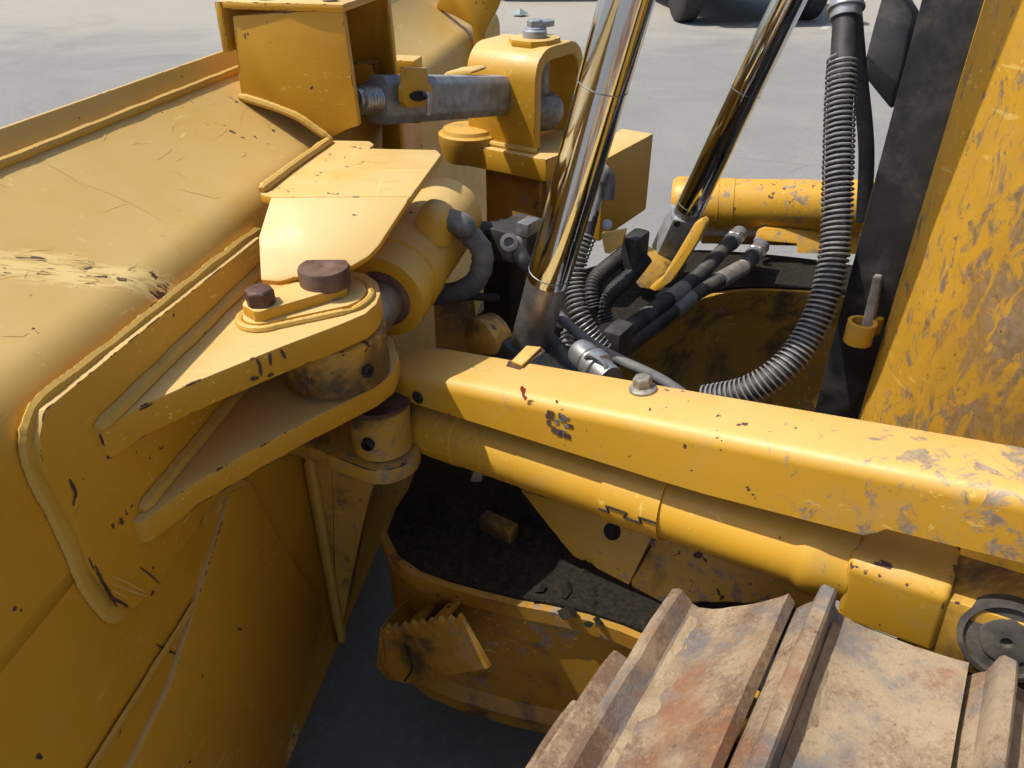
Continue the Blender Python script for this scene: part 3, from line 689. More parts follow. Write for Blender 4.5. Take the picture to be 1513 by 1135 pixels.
# serrated step bolted to the frame
sp_ = [(535, 896), (548, 990), (562, 1004), (596, 1010), (722, 987), (680, 914)]
s_o = -.20
fa = [onL(*p, s_o) for p in [(562, 930), (560, 985), (575, 1003), (600, 1010), (722, 987), (681, 914)]]
topl, topr = onL(562, 930, s_o), onL(681, 914, s_o)
teeth = []
nt = 9
for i in range(nt * 2):
    t = (i + .5) / (nt * 2); p = topl.lerp(topr, t); teeth.append(p + UP * (.007 if i % 2 else -.005))
face = teeth + [topr, onL(722, 987, s_o), onL(600, 1010, s_o), onL(572, 1003, s_o), onL(556, 985, s_o), topl]
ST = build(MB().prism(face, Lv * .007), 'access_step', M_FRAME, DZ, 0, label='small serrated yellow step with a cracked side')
tl2 = topl + Lv * .17; tr2 = topr + Lv * .17
side = [topl + UP * .004, topl.lerp(tl2, .25) + UP * .010, topl.lerp(tl2, .5) + UP * .002, topl.lerp(tl2, .75) + UP * .010, tl2, tl2 - UP * .09, topl - UP * .075]
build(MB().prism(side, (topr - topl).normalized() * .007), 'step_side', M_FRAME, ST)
for t in (.3, .62):
    c = topl.lerp(topr, t) + Lv * .075 - UP * .02
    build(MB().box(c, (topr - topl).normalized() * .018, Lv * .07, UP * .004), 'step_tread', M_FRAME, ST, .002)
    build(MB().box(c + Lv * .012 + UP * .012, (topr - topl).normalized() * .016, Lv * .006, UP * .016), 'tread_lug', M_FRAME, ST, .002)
ck = [onL(*p, s_o - .0012) for p in [(597, 950), (606, 975), (608, 990), (598, 1006)]]
build(MB().tube(spline(ck, .005), .0016, 6), 'crack', M_DARK, ST)

# ---------------------------------------------------------------- near angle cylinder with its guard
cA, cB = dep(612, 618, 1.27), dep(1492, 905, .85)
ce = (cA - cB).normalized(); cs = ce.cross(UP).normalized(); cs = cs if cs.dot(Lv) > 0 else -cs; cu = cs.cross(ce); cu = cu if cu.z > 0 else -cu
clen = (cA - cB).length
m = MB().lathe(cB, ce, [(.16, .050), (.185, .052), (.20, .056), (.215, .056), (.225, .0505), (.62, .0505), (.621, .0495), (clen - .11, .0495), (clen - .108, .0515), (clen - .06, .0515), (clen - .03, .050), (clen - .008, .044), (clen, .03), (clen, 0)], 48)
AC = build(m, 'angle_cylinder', M_CYL, DZ, label='near yellow angle cylinder beneath its long scuffed guard')
sq = [(-.050, -.050), (.045, -.050), (.045, .045), (-.038, .045), (-.050, .033)]
build(xsec(MB(), sq, cB, ce, cs, cu, .06, .165), 'base_block', M_CYL, AC, .008, seg=3)
cl_ = [(-.046, -.062), (.04, -.062), (.04, .03), (-.046, .03)]
build(xsec(MB(), cl_, cB, ce, cs, cu, -.10, .10), 'base_clevis', M_DIRTY, AC, .01)
pd = -(cs * .9 - cu * .25).normalized()
pb_ = cB - cs * .036 + ce * .0
build(MB().lathe(pb_, pd, [(0, .047), (.016, .046), (.018, .040), (.013, .038), (.013, .026), (.016, .025), (.018, .018), (.0185, .006), (.012, .004)], 36), 'pivot_pin', M_GREASE, AC)
# strap with interlocking joint
s0 = (dep(952, 715, 1.06) - cB).dot(ce)
BD = build(MB().lathe(cB, ce, [(s0 - .042, .0505), (s0 - .042, .0545), (s0 + .042, .0545), (s0 + .042, .0505)], 48, False), 'clamp_band', M_CYL, AC)
def oncyl(t, q, r): return cB + ce * t + (-cs * math.cos(q) + cu * math.sin(q)) * r
joint = [(-.042, -.02), (-.026, -.02), (-.030, .14), (.0, .14), (-.004, -.02) , (.022, -.02), (.018, .14), (.042, .14)]
jp = [oncyl(s0 - x, y - .05, .0552) for x, y in joint]
build(MB().tube(dens(jp, .004), .0016, 6), 'band_joint', M_DARK, BD)
for t in (clen - .16,):
    build(MB().lathe(cB, ce, [(t, .0505), (t + .0006, .0510), (t + .004, .0510), (t + .0046, .0505)], 48, False), 'seam_ring', M_CYL, AC)
# guard: inverted channel
gb = clen + .012
rg = .019; l0_, l1_ = -.055, .042
def gtop(t): return .193 - .084 * t
def glow(t): return .076 + .02 * max(0, (.35 - t) / .3)
def gprof(t, low):
    gt = gtop(t)
    return [(l0_, low)] + [(l0_ + rg - rg * math.cos(math.radians(q)), gt - rg + rg * math.sin(math.radians(q))) for q in range(0, 91, 10)] + [(l1_ - .010, gt), (l1_ - .003, gt - .003), (l1_, gt - .010), (l1_, gt - .05)]
tn_ = (dep(1303, 786, .93) - cB).dot(ce)
ts = [-.22, 0.0, tn_ - .008, tn_, tn_ + .012] + [tn_ + .012 + (gb - tn_ - .012) * i / 12 for i in range(1, 13)]
rows = []
for t in ts:
    low = (glow(t) + .016) if t < tn_ - .004 else (glow(t) + .008 if t < tn_ + .006 else glow(t))
    sh = 1 - .05 * max(0, (t - (gb - .03)) / .03) ** 2
    rows.append([cB + ce * t + cs * a * sh + cu * (b * (sh if b > .09 else 1)) for a, b in gprof(t, low)])
gcu = (cu * (gb) - (ce * 0)).normalized()
gtp = cB + cu * gtop(0); gce = (ce - cu * .084).normalized(); gcu = cs.cross(gce); gcu = gcu if gcu.z > 0 else -gcu
hw = -l0_
GD = build(MB().sheet(rows), 'cylinder_guard', M_GUARD, AC, label='long scuffed yellow guard channel with grey scrapes', solid=.006)
endp = [cB + ce * (gb - .002) + cs * a * .95 + cu * b * .95 for a, b in gprof(gb, .06)]
build(MB().prism(endp, -ce * .006), 'guard_end', M_GUARD, AC, .002)
fb_ = pl(950, 576, gtp, gcu)
m = MB().lathe(fb_, gcu, [(0, .0185), (.003, .0185), (.006, .0135)], 28).hexn(fb_ + gcu * .004, gcu, .0128, .0155)
build(m, 'flange_bolt', M_BOLT, GD, .0006)
# torn access slot with its bent tab
sp0 = [pl(*p, gtp + gcu * .0006, gcu) for p in [(748, 541), (768, 546), (806, 519), (800, 514), (770, 537), (752, 533)]]
build(MB().prism(sp0, gcu * .0006), 'torn_slot', M_RUST, GD)
tb0 = [pl(*p, gtp + gcu * .002, gcu) for p in [(756, 537), (778, 514), (800, 516), (772, 543)]]
build(MB().prism(tb0, gcu * .004), 'bent_tab', M_GUARD, GD, .001)
hl = pl(618, 587, cB - cs * hw, cs); build(MB().lathe(hl - cs * .001, -cs, [(0, .010), (.002, .010), (.0022, .006), (-.002, .005)], 20), 'guard_bolt', M_DARK, GD)
for (x, y, a, b) in ((773, 578, .004, .008), (776, 588, .003, .004), (823, 594, .002, .003)):
    p = pl(x, y, cB - cs * (hw + .0006), cs)
    build(MB().prism([p + ce * a * math.cos(q) * (1 + .4 * math.sin(3 * q)) + cu * b * math.sin(q) * (1 + .3 * math.cos(5 * q)) for q in [i * .52 for i in range(12)]], -cs * .0004), 'red_smear', M_RED, GD)
# remains of a torn-off sticker
rs = random.Random(3)
for i in range(16):
    x = 800 + rs.random() * 44; y = 606 + rs.random() * 30 + (x - 800) * .25
    p = pl(x, y, cB - cs * (hw + .0008), cs); a = rs.random() * .004 + .0015; b = rs.random() * .004 + .0015
    build(MB().box(p, ce * a, cs * .0003, cu * b), 'sticker_scrap', M_BOLT if i % 2 else M_RUST, GD)
eye = MB().lathe(PX2 + UP * .756, UP, [(0, .042), (.004, .047), (.080, .047), (.084, .042)], 40)
build(eye, 'rod_eye', M_DIRTY, AC)
build(MB().lathe(PX2 + V((-.012, -.043, .795)), V((-.1, -.99, 0)), [(0, .010), (.010, .010), (.0145, .006), (.006, .005)], 18), 'grease_fitting', M_DARK, AC)
build(MB().tube([PX2 + UP * .80, cA + ce * .0], .032, 24), 'piston_rod', M_ROD, AC)
build(MB().lathe(PX2 + UP * .842, UP, [(0, .05), (.006, .05)], 36), 'thrust_washer', M_RUST, AC)

# ---------------------------------------------------------------- far angle cylinder
fa_, fb2 = dep(1000, 302, 2.10), dep(1330, 306, 1.96)
fe = (fa_ - fb2).normalized()
fl = (fa_ - fb2).length
FC = build(MB().lathe(fb2 - fe * .25, fe, [(0, .068), (fl + .10, .068), (fl + .102, .070), (fl + .215, .070), (fl + .218, .074), (fl + .25, .074), (fl + .262, .066), (fl + .263, .0)], 44), 'angle_cylinder', M_FAR, DZ, label='far yellow angle cylinder with worn grey scuffs')
build(MB().lathe(fb2 - fe * .25, fe, [(fl + .14, .0705), (fl + .1405, .0715), (fl + .144, .0715), (fl + .1445, .0705)], 44, False), 'seam_ring', M_FAR, FC)
fg = [dep(*p, 2.0) for p in [(1118, 342), (1128, 337), (1270, 344), (1270, 376), (1178, 374), (1177, 360), (1128, 356), (1122, 372), (1113, 362)]]
build(MB().prism(fg, V((.01, .018, 0))), 'hose_bracket', M_FAR, FC, .002)
build(MB().lathe(dep(1119, 356, 1.985), -ray(1119, 356), [(0, .010), (.008, .010), (.009, .006)], 18), 'bracket_bolt', M_ZINC, FC)
build(MB().box(dep(1140, 350, 2.10), fe * .19, V((0, .03, 0)), UP * .012), 'shadow_rail', M_DIRTY, FC)

# ---------------------------------------------------------------- lift cylinders
def lift(pb, pt, rr, rb, label, first):
    a, b = pb, pt; d = (b - a).normalized(); ln = (b - a).length
    o = build(MB().lathe(a, d, [(ln + .16, rr + .004), (ln + .16, rr + .018), (ln + .18, rr + .022), (ln + .30, rr + .022), (ln + .31, rr + .016), (ln + .70, rr + .016), (ln + .71, 0)], 40), 'lift_cylinder', M_BLACK, DZ, label=label)
    build(MB().lathe(a, d, [(first, rr), (first + .003, rr + .0003), (ln + .17, rr + .0003)], 56), 'chrome_rod', M_CHROME, o)
    build(MB().lathe(a, d, [(-.02, rr - .0005), (first, rr - .0005)], 48), 'rod_foot', M_ROD, o)
    for t in (first + .30, first + .012):
        build(MB().lathe(a, d, [(t, rr + .0002), (t + .0004, rr + .0009), (t + .0016, rr + .0009), (t + .002, rr + .0002)], 56, False), 'wipe_mark', M_ROD, o)
    return o
L1 = lift(dep(784, 505, 1.25), dep(926, 0, .90), .0325, .05, 'near chrome lift rod rising past the frame tower', .125)
lb = dep(786, 508, 1.25)
build(MB().lathe(lb - UP * .05, UP, [(0, .10), (.02, .085), (.035, .06), (.055, .045)], 36), 'rubber_boot', M_BLACK, L1)
build(MB().lathe(dep(735, 500, 1.30), Lv * -1 + Fv * .3, [(0, .045), (.018, .047), (.036, .047), (.04, .038)], 32), 'pivot_boss', M_DIRTY, L1)
L2 = lift(dep(1013, 320, 1.85), dep(1166, 0, 1.5), .0325, .05, 'far chrome lift rod mirroring blue sky', .02)
d2 = (dep(1166, 0, 1.5) - dep(1013, 320, 1.85)).normalized(); a2 = dep(1013, 318, 1.85)
x2 = d2.cross(V((0, 1, 0))).normalized(); y2 = d2.cross(x2).normalized()
sqp = [(-.036, -.036), (.036, -.036), (.036, .036), (-.036, .036)]
RC = build(xsec(MB(), sqp, a2, d2, x2, y2, -.125, .002), 'rod_clevis', M_GALV, L2, .006)
hh = dep(998, 334, 1.79); build(MB().lathe(dep(1000, 330, 1.80), -y2 if y2.dot(ray(1000, 330)) > 0 else y2, [(0, .008), (.004, .008), (.0041, .001)], 14), 'clevis_hole', M_DARK, L2)
arm = [dep(*p, 1.74) for p in [(1026, 330), (1037, 325), (1042, 333), (1030, 358), (1006, 396), (990, 418), (968, 431), (958, 426), (978, 410), (1000, 374)]]
build(MB().prism(arm, V((.018, .030, 0))), 'pivot_lug', M_FAR, PF, .004)
lugs = [dep(*p, 1.86) for p in [(946, 372), (990, 398), (1000, 410), (975, 430), (945, 425), (925, 400)]]
build(MB().prism(lugs, V((.02, .05, 0))), 'pivot_lug', M_DIRTY, PF, .004)

# ---------------------------------------------------------------- hose guard box in the middle
hb = [D(.0, 0, 0)]
c0 = dep(897, 356, 1.36); c1 = dep(893, 238, 1.36)
zt_, zb_ = dep(893, 236, 1.36).z, dep(897, 352, 1.36).z
p00 = dep(893, 236, 1.36)
ptr = onz(966, 197, zt_)
e_ = ptr - p00
dd = V((-e_.y, e_.x, 0)).normalized()
if dd.x > 0: dd = -dd
far_ = [p00, ptr, ptr + dd * .07 , p00 + dd * .045]
m = MB().prism([V((p.x, p.y, zt_)) for p in far_], V((0, 0, -.155)))
HB = build(m, 'hose_guard_box', M_PLATE, DZ, .004, label='plain yellow box guarding hoses behind the near rod')
build(MB().prism([dep(*p, 1.362) for p in [(888, 346), (925, 340), (920, 362), (900, 376), (893, 374)]], V((.004, .012, 0))), 'mounting_tab', M_PLATE, HB, .002)
build(MB().lathe(dep(897, 332, 1.352), -ray(897, 332), [(0, .009), (.004, .009), (.0045, .006)], 18).hexn(dep(897, 332, 1.35), -ray(897, 332), .0065, .007), 'box_bolt', M_ZINC, HB)
# valve / manifold lump
m = MB().box(dep(764, 352, 1.42), Fv * .03, Lv * .05, UP * .03); MF = build(m, 'hose_manifold', M_RUB, DZ, .008, label='black hose manifold in shade left of the near rod')
build(MB().box(dep(780, 335, 1.36), Fv * .012, Lv * .02, UP * .012), 'zinc_clip', M_ZINC, MF, .002)
build(MB().lathe(dep(752, 358, 1.36), -ray(752, 358), [(0, .016), (.01, .016), (.011, .009), (.006, .008)], 18), 'port_plug', M_HOSE, MF)
build(MB().tube(spline([dep(768, 352, 1.37), dep(766, 368, 1.37), dep(775, 388, 1.38), dep(790, 398, 1.42)], .006), .014, 14), 'elbow_fitting', M_HOSE, MF)
build(MB().tube([dep(708, 340, 1.42), dep(745, 340, 1.42)], .016, 14), 'hose_stub', M_RUB, MF)
build(MB().box(dep(745, 420, 1.50), Fv * .03, Lv * .03, UP * .12), 'manifold_bracket', M_DARK, MF, .004)
build(MB().tube(spline([dep(655, 440, 1.42), dep(690, 438, 1.42), dep(735, 440, 1.46)], .01), .008, 10), 'hydraulic_line', M_RUB, MF)
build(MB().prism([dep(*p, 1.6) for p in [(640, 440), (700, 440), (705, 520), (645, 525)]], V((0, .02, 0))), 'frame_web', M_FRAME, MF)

# ---------------------------------------------------------------- hoses
def hose(path, r, mat, name='hydraulic_hose', rib=0.0, ribp=.006, label=None, parent=DZ):
    pts = even(spline(path, .004), ribp / 6 if rib else .008)
    rr = (lambda j, m: r + rib * math.sin(j * 2 * math.pi / 6)) if rib else r
    return build(MB().tube(pts, rr, 14), name, mat, parent, label=label, ang=60)
# big spring-wrapped hose by the radiator guard
hp1 = [dep(1253, -40, 1.12), dep(1247, 60, 1.12), dep(1241, 160, 1.115), dep(1238, 260, 1.11), dep(1235, 350, 1.11), dep(1222, 430, 1.11), dep(1192, 500, 1.115), dep(1150, 550, 1.12), dep(1100, 578, 1.14), dep(1040, 590, 1.18)]
H1 = hose(hp1, .0175, M_RUB, label='black hydraulic hose wrapped in a steel spring')
sp1 = [dep(1245, 88, 1.118)] + hp1[2:]
build(MB().tube(helix(spline(sp1, .004), .0208, .0078, 14), .0017, 6), 'spring_guard', M_SPRING, H1)
m = MB().lathe(dep(1250, 16, 1.12), (dep(1253, -40, 1.12) - dep(1247, 60, 1.12)), [(-.012, .0215), (.0, .0215), (.001, .026), (.006, .026)], 20).hexn(dep(1251, 10, 1.12), (dep(1253, -40, 1.12) - dep(1247, 60, 1.12)), .026, .05)
build(m, 'hose_fitting', M_ZINC, H1, .001)
hose([dep(1262, 20, 1.16), dep(1270, 110, 1.17), dep(1280, 220, 1.18), dep(1276, 330, 1.2)], .0115, M_RUB, label='thin black hose beside the spring-wrapped hose')
# grey hose curling beside the near rod, with spring
hp2 = [dep(884, 268, 1.33), dep(877, 300, 1.33), dep(866, 345, 1.33), dep(853, 385, 1.32), dep(850, 425, 1.32), dep(856, 465, 1.31), dep(872, 495, 1.31), dep(892, 520, 1.31)]
H2 = hose(hp2, .0135, M_RUB, label='sleeved hose with coil guard dropping beside the near rod')
build(MB().tube(helix(spline([dep(866, 350, 1.33)] + hp2[3:], .004), .0172, .0082, 14), .0016, 6), 'spring_guard', M_SPRING, H2)
build(MB().tube(spline(hp2[:3], .006), lambda j, m: .0150 - .003 * j / m, 14), 'crimp_sleeve', M_ZINC, H2)
build(MB().tube(spline([dep(884, 270, 1.32), dep(893, 255, 1.32), dep(898, 268, 1.33), dep(896, 295, 1.34)], .006), .0135, 14), 'elbow_fitting', M_HOSE, H2)
build(MB().tube(helix(spline([dep(842, 490, 1.30), dep(838, 520, 1.29), dep(843, 545, 1.28)], .004), .014, .0085, 12), .0018, 6).tube(spline([dep(842, 485, 1.30), dep(838, 520, 1.29), dep(843, 550, 1.28)], .008), .0105, 10), 'short_coil', M_SPRING, H2)
# pair of ribbed hoses sweeping behind it
for i, (dx, dy) in enumerate(((0, 0), (22, 22))):
    hose([dep(940 + dx * .6, 358 + dy, 1.44), dep(910 + dx, 385 + dy, 1.43), dep(884 + dx, 408 + dy, 1.41), dep(874 + dx * .8, 430 + dy, 1.40), dep(878 + dx * .8, 455 + dy, 1.40)], .0145, M_RUB, rib=.0016, label=('upper' if i == 0 else 'lower') + ' ribbed hose of the pair beneath the guard box')
build(MB().box(dep(938, 370, 1.43), Fv * .016, Lv * .03, UP * .034), 'hose_clamp', M_RUB, DZ, .008, label='black block clamp beneath the guard box')
# thin diagonal line in front and silver coupling
hose([dep(815, 455, 1.26), dep(845, 485, 1.24), dep(880, 512, 1.22), dep(920, 534, 1.19), dep(975, 560, 1.17), dep(1020, 590, 1.15)], .0085, M_HOSE, label='thin grey line running diagonally behind the guard')
cp0, cp1 = dep(852, 515, 1.19), dep(892, 552, 1.14)
CPL = build(MB().lathe(cp0, cp1 - cp0, [(0, .012), (.006, .020), (.016, .022), (.034, .022), (.036, .019), (.040, .019), (.042, .0255), (.062, .0255), (.064, .021), (.09, .021)], 28), 'hose_coupling', M_ZINC, DZ, label='silver hose coupling with a latch behind the guard')
cd = (cp1 - cp0).normalized(); cn = -ray(872, 533).normalized()
build(MB().tube(spline([cp0 + cd * .038 + cn * .024 + V((-.008, 0, .006)), cp0 + cd * .040 + cn * .030 + V((0, 0, .012)), cp0 + cd * .058 + cn * .030 + V((.010, 0, .006)), cp0 + cd * .066 + cn * .026 + V((.004, 0, -.004))], .004), .0032, 8), 'latch', M_ZINC, CPL)
# hoses lying on the far frame arm
for i, pts in enumerate([[(1086, 352), (1066, 372), (1040, 400), (1012, 425), (985, 445), (950, 470), (918, 496), (890, 520)], [(1118, 372), (1098, 395), (1062, 415), (1022, 438), (992, 462), (958, 488), (926, 512), (900, 535)]]):
    n = len(pts); P = [dep(x, y, 1.93 - .60 * (j / (n - 1)) ** 1.0) for j, (x, y) in enumerate(pts)]
    hh_ = hose(P, .0165 - .001 * i, M_RUB, rib=.0012, label=('upper' if i == 0 else 'lower') + ' black hose crossing to the far angle cylinder')
    build(MB().tube(spline([P[0] + (P[0] - P[1]) * .35, P[0], P[1].lerp(P[0], .6)], .006), .021, 14), 'hose_end', M_HOSE, hh_)
    build(MB().hexn(P[0], P[1] - P[0], .0245, .022), 'hose_nut', M_ZINC, hh_, .001)
    if i == 1: build(MB().tube(helix(spline(P[1:3], .004), .0185, .007, 12), .0018, 6), 'coil_wrap', M_BOLT, hh_)
    build(MB().tube([P[3].lerp(P[4], .1), P[3].lerp(P[4], .95)], .0185, 14), 'plain_sleeve', M_HOSE, hh_)
for c in [(982, 455, 1.62), (912, 508, 1.36)]:
    build(MB().box(dep(*c), Fv * .018, Lv * .03, UP * .036), 'hose_clamp', M_RUB, DZ, .010, label='black block clamp holding both far hoses' if c[0] > 950 else 'black block clamp close behind the guard')

# ---------------------------------------------------------------- radiator guard
LP = .13; FE = .225; HR = .21
rg_ = []
prof = [(-1.2, LP), (FE - HR - .1, LP)] + [(FE - HR + HR * math.sin(math.radians(q)), LP + HR - HR * math.cos(math.radians(q))) for q in range(0, 91, 5)] + [(FE, LP + HR + .03)]
m = MB().sheet([[D(a, b, z) for a, b in prof] for z in (.72, .9, 1.1, 1.3, 1.5, 1.75)])
RG = build(m, 'radiator_guard', M_HOOD, DZ, label='tall worn yellow radiator guard panel with dark scrapes', solid=.008)
LS = LP + HR + .012
strip = [onL(1204, 603, LS), onL(1256, 610, LS)]
fS = (strip[0] - R0).dot(Fv)
blk = [(fS, LS), (FE - .02, LS), (FE - .02, LS + .03), (fS, LS + .03)]
build(MB().prism([D(a, b, .60) for a, b in blk], UP * 1.2), 'corner_post', M_BLACK, RG, .004, label='black corner post of the radiator guard')
build(MB().prism([D(fS - .012, LS + .032, .6), D(fS - .012, .93, .6), D(fS - .05, .93, .6), D(fS - .05, LS + .032, .6)], UP * 1.2), 'grille_panel', M_BLACK, RG, .004)
br_ = [dep(*p, 1.2) for p in [(1320, -30), (1304, -10), (1290, 40), (1277, 92), (1276, 110), (1282, 120), (1316, 162), (1336, 90), (1350, 20)]]
build(MB().prism(br_, V((.02, .022, 0))), 'grille_bracket', M_BLACK, RG, .004)
build(MB().prism([D(a, b, 1.752) for a, b in prof[:-1]] + [D(FE, .93, 1.752), D(-1.2, .93, 1.752)], UP * .02), 'hood_top', M_HOOD, RG, .006)
build(MB().prism([D(-1.2, .93, .72), D(FE, .93, .72), D(FE, .93, 1.75), D(-1.2, .93, 1.75)], Lv * .01), 'far_side_panel', M_HOOD, RG)
# latch bar on the post
lb0 = onL(1268, 470, LP - .005)
lt = [dep(1290, 408, 1.10), dep(1303, 407, 1.10), dep(1288, 484, 1.08), dep(1272, 482, 1.08)]
build(MB().prism(lt, V((.012, .016, 0))), 'latch_bar', M_BOLT, RG, .002)
rb0 = dep(1270, 492, 1.09)
m = MB().lathe(rb0 - UP * .014, UP, [(0, .0195), (.032, .0195), (.032, .0145), (0, .0145), (0, .0195)], 28, False)
RB = build(m, 'latch_ring', M_FAR, RG)
build(MB().box(rb0 + V((.024, .014, 0)), V((.014, .008, 0)), V((-.002, .004, 0)), UP * .014), 'latch_lug', M_FAR, RG, .002)
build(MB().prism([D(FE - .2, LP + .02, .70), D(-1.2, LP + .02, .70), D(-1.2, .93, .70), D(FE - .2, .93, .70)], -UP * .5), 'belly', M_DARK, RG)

# ---------------------------------------------------------------- near track
TCN = (.108, .588); TR = .25; PITCHT = .168; LI, LO = -.12, -.66; SOFF = -.074
def shoe_mesh():
    """one grouser shoe in local axes: x travel, y across, z out"""
    m = MB(); n = 14; xs = [-PITCHT * .52 + PITCHT * 1.0 * i / n for i in range(n + 1)]
    def top(x):
        u = (x + PITCHT * .52) / PITCHT
        return .004 * (max(0, .30 - u) / .30) ** 1.5 * 1.6 - .001 * math.sin(math.pi * min(1, u)) + (.010 * max(0, (u - .62) / .14) ** 2 if u < .76 else 0) - (.014 * ((u - .86) / .14) ** 2 if u > .86 else 0)
    gx0, gx1 = PITCHT * .26, PITCHT * .37
    pr = [(x, top(x)) for x in xs if x < gx0 - .009] + [(gx0 - .006, .005), (gx0 - .001, .012), (gx0 + .001, .036), (gx0 + .004, .040), (gx1 - .004, .040), (gx1 - .001, .036), (gx1 + .003, .008), (gx1 + .008, .002)] + [(x, top(x)) for x in xs if x > gx1 + .010]
    ny = 18; W = LI - LO
    rows_t = []
    for j in range(ny + 1):
        y = W * j / ny
        wob = lambda x: .0018 * mnoise.noise((x * 40, y * 22, 1.3)) + .0012 * mnoise.noise((x * 110, y * 90, 4))
        wear = 0 if j else -.003
        rows_t.append([V((x, y, z + wob(x) + (wear if z > .03 else 0))) for x, z in pr] + [V((pr[-1][0], y, pr[-1][1] - .014))] + [V((x, y, min(z, .012) - .014)) for x, z in reversed(pr)])
    rows_t = [r + [r[0]] for r in rows_t]
    m.sheet(rows_t); k = len(rows_t[0]) - 1
    m.add(rows_t[0][:-1], [tuple(range(k))]); m.add(rows_t[-1][:-1], [tuple(range(k))])
    return m
QM = math.radians(70); S1 = QM * TR; S2 = S1 + .30; R2 = .298; S3 = S2 + (math.pi - QM) * R2
def tloop(s):
    """a place on the track loop, s measured forward from the top of the idler"""
    if s <= 0: return (TCN[0] + s, TCN[1] + TR, 0.0)
    if s <= S1: q = s / TR; return (TCN[0] + TR * math.sin(q), TCN[1] + TR * math.cos(q), q)
    a = TCN[0] + TR * math.sin(QM); z = TCN[1] + TR * math.cos(QM)
    u = min(s, S2) - S1; a += u * math.cos(QM); z -= u * math.sin(QM)
    if s <= S2: return (a, z, QM)
    q = QM + (min(s, S3) - S2) / R2
    a += R2 * (math.sin(q) - math.sin(QM)); z += R2 * (math.cos(q) - math.cos(QM))
    return (a - max(0, s - S3), z, q)
chain = MB()
for i in range(-7, 15):
    s = (.5 + i) * PITCHT + SOFF
    a, z, q = tloop(s)
    ex = Fv * math.cos(q) - UP * math.sin(q); ez = UP * math.cos(q) + Fv * math.sin(q); c = D(a, -.39, z) - ez * .055
    for l in (-.06, .06): chain.box(c + Lv * l, ex * .088, Lv * .014, ez * .035)
    chain.lathe(c + ex * .084 - Lv * .09, Lv, [(0, .024), (.18, .024)], 14)
TK = build(chain, 'track', M_SOOT, DZ, label='near crawler track with rusty clay-dusted steel shoes')
sm = shoe_mesh()
shoe_me = None
sh_first = None
for i in range(-7, 15):
    s = (.5 + i) * PITCHT + SOFF
    a, z, q = tloop(s)
    ex = Fv * math.cos(q) - UP * math.sin(q); ez = UP * math.cos(q) + Fv * math.sin(q)
    org = D(a, LI, z)
    if shoe_me is None:
        me = bpy.data.meshes.new('track_shoe'); me.from_pydata([tuple(p) for p in sm.v], [], sm.f); me.update()
        bm = bmesh.new(); bm.from_mesh(me); bmesh.ops.remove_doubles(bm, verts=bm.verts, dist=1e-6); bmesh.ops.recalc_face_normals(bm, faces=bm.faces); bm.to_mesh(me); bm.free()
        for p in me.polygons: p.use_smooth = True
        me.set_sharp_from_angle(angle=math.radians(30)); me.materials.append(M_TRACK); shoe_me = me
    o = bpy.data.objects.new('track_shoe', shoe_me); COL.objects.link(o); o.parent = TK
    ey = ez.cross(ex)
    o.matrix_local = Matrix.Translation(org - WL[TK]) @ Matrix(((ex.x, ey.x, ez.x, 0), (ex.y, ey.y, ez.y, 0), (ex.z, ey.z, ez.z, 0), (0, 0, 0, 1)))
    WL[o] = org
    if i in (-1, 0, 1, 2):
        cm_ = MB(); rws = []
        rq = random.Random(i + 40)
        for j in range(41):
            y = .02 + .5 * j / 40
            wd_ = .022 + .022 * mnoise.noise((y * 7, i * 3.1, 1)) + .008 * mnoise.noise((y * 40, i, 2)); hh_ = .007 + .005 * mnoise.noise((y * 9, i, 5))
            wd_ = max(.008, wd_); row = []
            for kx in range(9):
                u = kx / 8; row.append(org - ey * -y + ex * (PITCHT * .26 - .004 - wd_ * u) + ez * (.001 + max(0, hh_) * (1 - u) ** 1.6 * 1.2 - .005 * u ** 3 + .0015 * mnoise.noise((y * 90, u * 6, i))))
            rws.append(row)
        cm_.sheet(rws); build(cm_, 'packed_clay', M_CLAY, TK)
build(MB().box(D(-.50, -.39, .48), Fv * .62, Lv * .13, UP * .16), 'track_frame', M_CYL, TK, .01)
build(MB().lathe(D(TCN[0], -.46, TCN[1]), Lv, [(0, .18), (.01, .20), (.13, .20), (.14, .18)], 56), 'idler_wheel', M_CYL, TK)

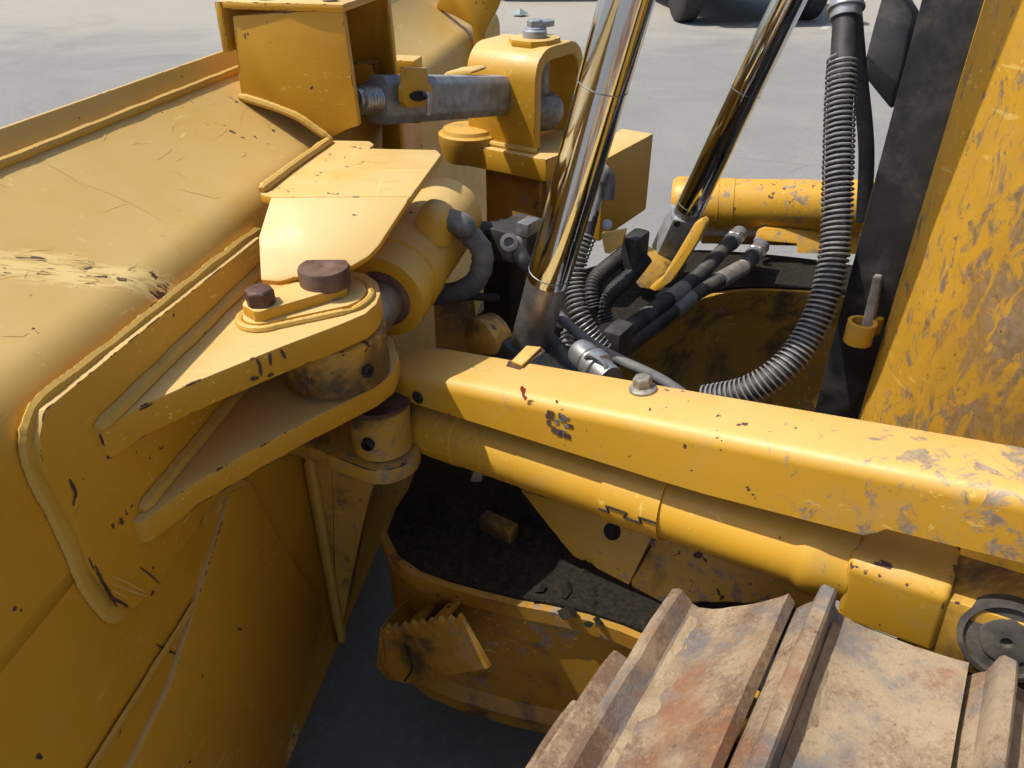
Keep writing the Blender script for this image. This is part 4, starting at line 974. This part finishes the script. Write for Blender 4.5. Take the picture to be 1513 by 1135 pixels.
# ================================================================== BACKGROUND VEHICLES
def vehicle(name, label, loc, heading, truck=True):
    """pickup seen nose-on: x across, y towards the tail"""
    c, s = math.cos(heading), math.sin(heading)
    def T(x, y, z): return V((loc[0] + c * x - s * y, loc[1] + s * x + c * y, z))
    root = empty(name, T(0, 1.6, 0), label, 'pickup truck')
    prof = [(-.45, .62), (-.50, .75), (-.48, .95), (-.35, 1.08), (.75, 1.18), (1.25, 1.72), (2.6, 1.74), (2.85, 1.25), (4.6, 1.22), (4.65, .6), (3.9, .55), (3.85, .8), (3.6, .92), (3.2, .92), (2.98, .8), (2.93, .5), (.47, .5), (.42, .8), (.2, .92), (-.2, .92), (-.42, .8), (-.45, .62)]
    rows = []
    body = MB().prism([T(-.92, y, z) for y, z in prof[:-1]], T(1.84, 0, 0) - T(0, 0, 0))
    bo = build(body, 'body', M_CARP, root, .06, 25)
    build(MB().prism([T(-.74, -.55, .48), T(.74, -.55, .48), T(.80, -.35, .48), T(-.80, -.35, .48)], UP * .28), 'bumper', M_CARP, root, .04)
    build(MB().prism([T(-.55, -.58, .52), T(.55, -.58, .52), T(.55, -.552, .52), T(-.55, -.552, .52)], UP * .12), 'lower_grille', M_DARK, root, .01)
    build(MB().prism([T(-.7, -.2, .38), T(.7, -.2, .38), T(.7, 3.6, .38), T(-.7, 3.6, .38)], UP * .2), 'underbody', M_DARK, root, .03)
    for x in (-.82, .82):
        build(MB().box(T(x * .93, -.5, .86), T(.13, 0, 0) - T(0, 0, 0), T(0, .03, 0) - T(0, 0, 0), UP * .09), 'headlight', M_LAMP, root, .02)
        for y in (0, 3.4):
            ax = (T(1, 0, 0) - T(0, 0, 0)) * (1 if x > 0 else -1)
            w0 = T(x, y, .38) - ax * .14
            W = build(MB().lathe(w0, ax, [(0, .26), (.01, .34), (.035, .375), (.07, .38), (.21, .38), (.245, .375), (.27, .34), (.275, .25)], 40), 'wheel', M_TYRE, root)
            build(MB().lathe(w0 + ax * .2, ax, [(0, .25), (.05, .24), (.052, .06), (.07, .05)], 28), 'rim', M_GALV, W)
    build(MB().prism([T(-.75, .80, 1.24), T(.75, .80, 1.24), T(.66, 1.22, 1.68), T(-.66, 1.22, 1.68)], (T(0, -.012, .008) - T(0, 0, 0))), 'windscreen', M_GLASS, root)
    return root
vehicle('pickup_truck', 'dark pickup truck parked at the upper right, only its wheels showing', (3.05, 11.1), math.radians(7))
vehicle('pickup_truck', 'farther parked truck at the top centre, only its shadow reaching the picture', (.35, 13.62), math.radians(2))
# scrap of litter on the pavement
lt_ = onz(768, 24, .0)
m = MB()
rr_ = random.Random(5)
vs = [lt_ + V((.11 * math.cos(q) * (.7 + .5 * rr_.random()), .09 * math.sin(q) * (.7 + .5 * rr_.random()), .015 + .03 * rr_.random())) for q in [i * .785 for i in range(8)]] + [lt_ + V((0, 0, .10))]
m.add(vs, [(i, (i + 1) % 8, 8) for i in range(8)])
M_LIT = simple('green_plastic', (.14, .20, .19), (.24, .30, .29), 12, .6)
lo = build(m, 'plastic_litter', M_LIT, None, solid=.004); lo['label'] = 'crumpled pale green plastic scrap lying on the far pavement'; lo['category'] = 'litter'
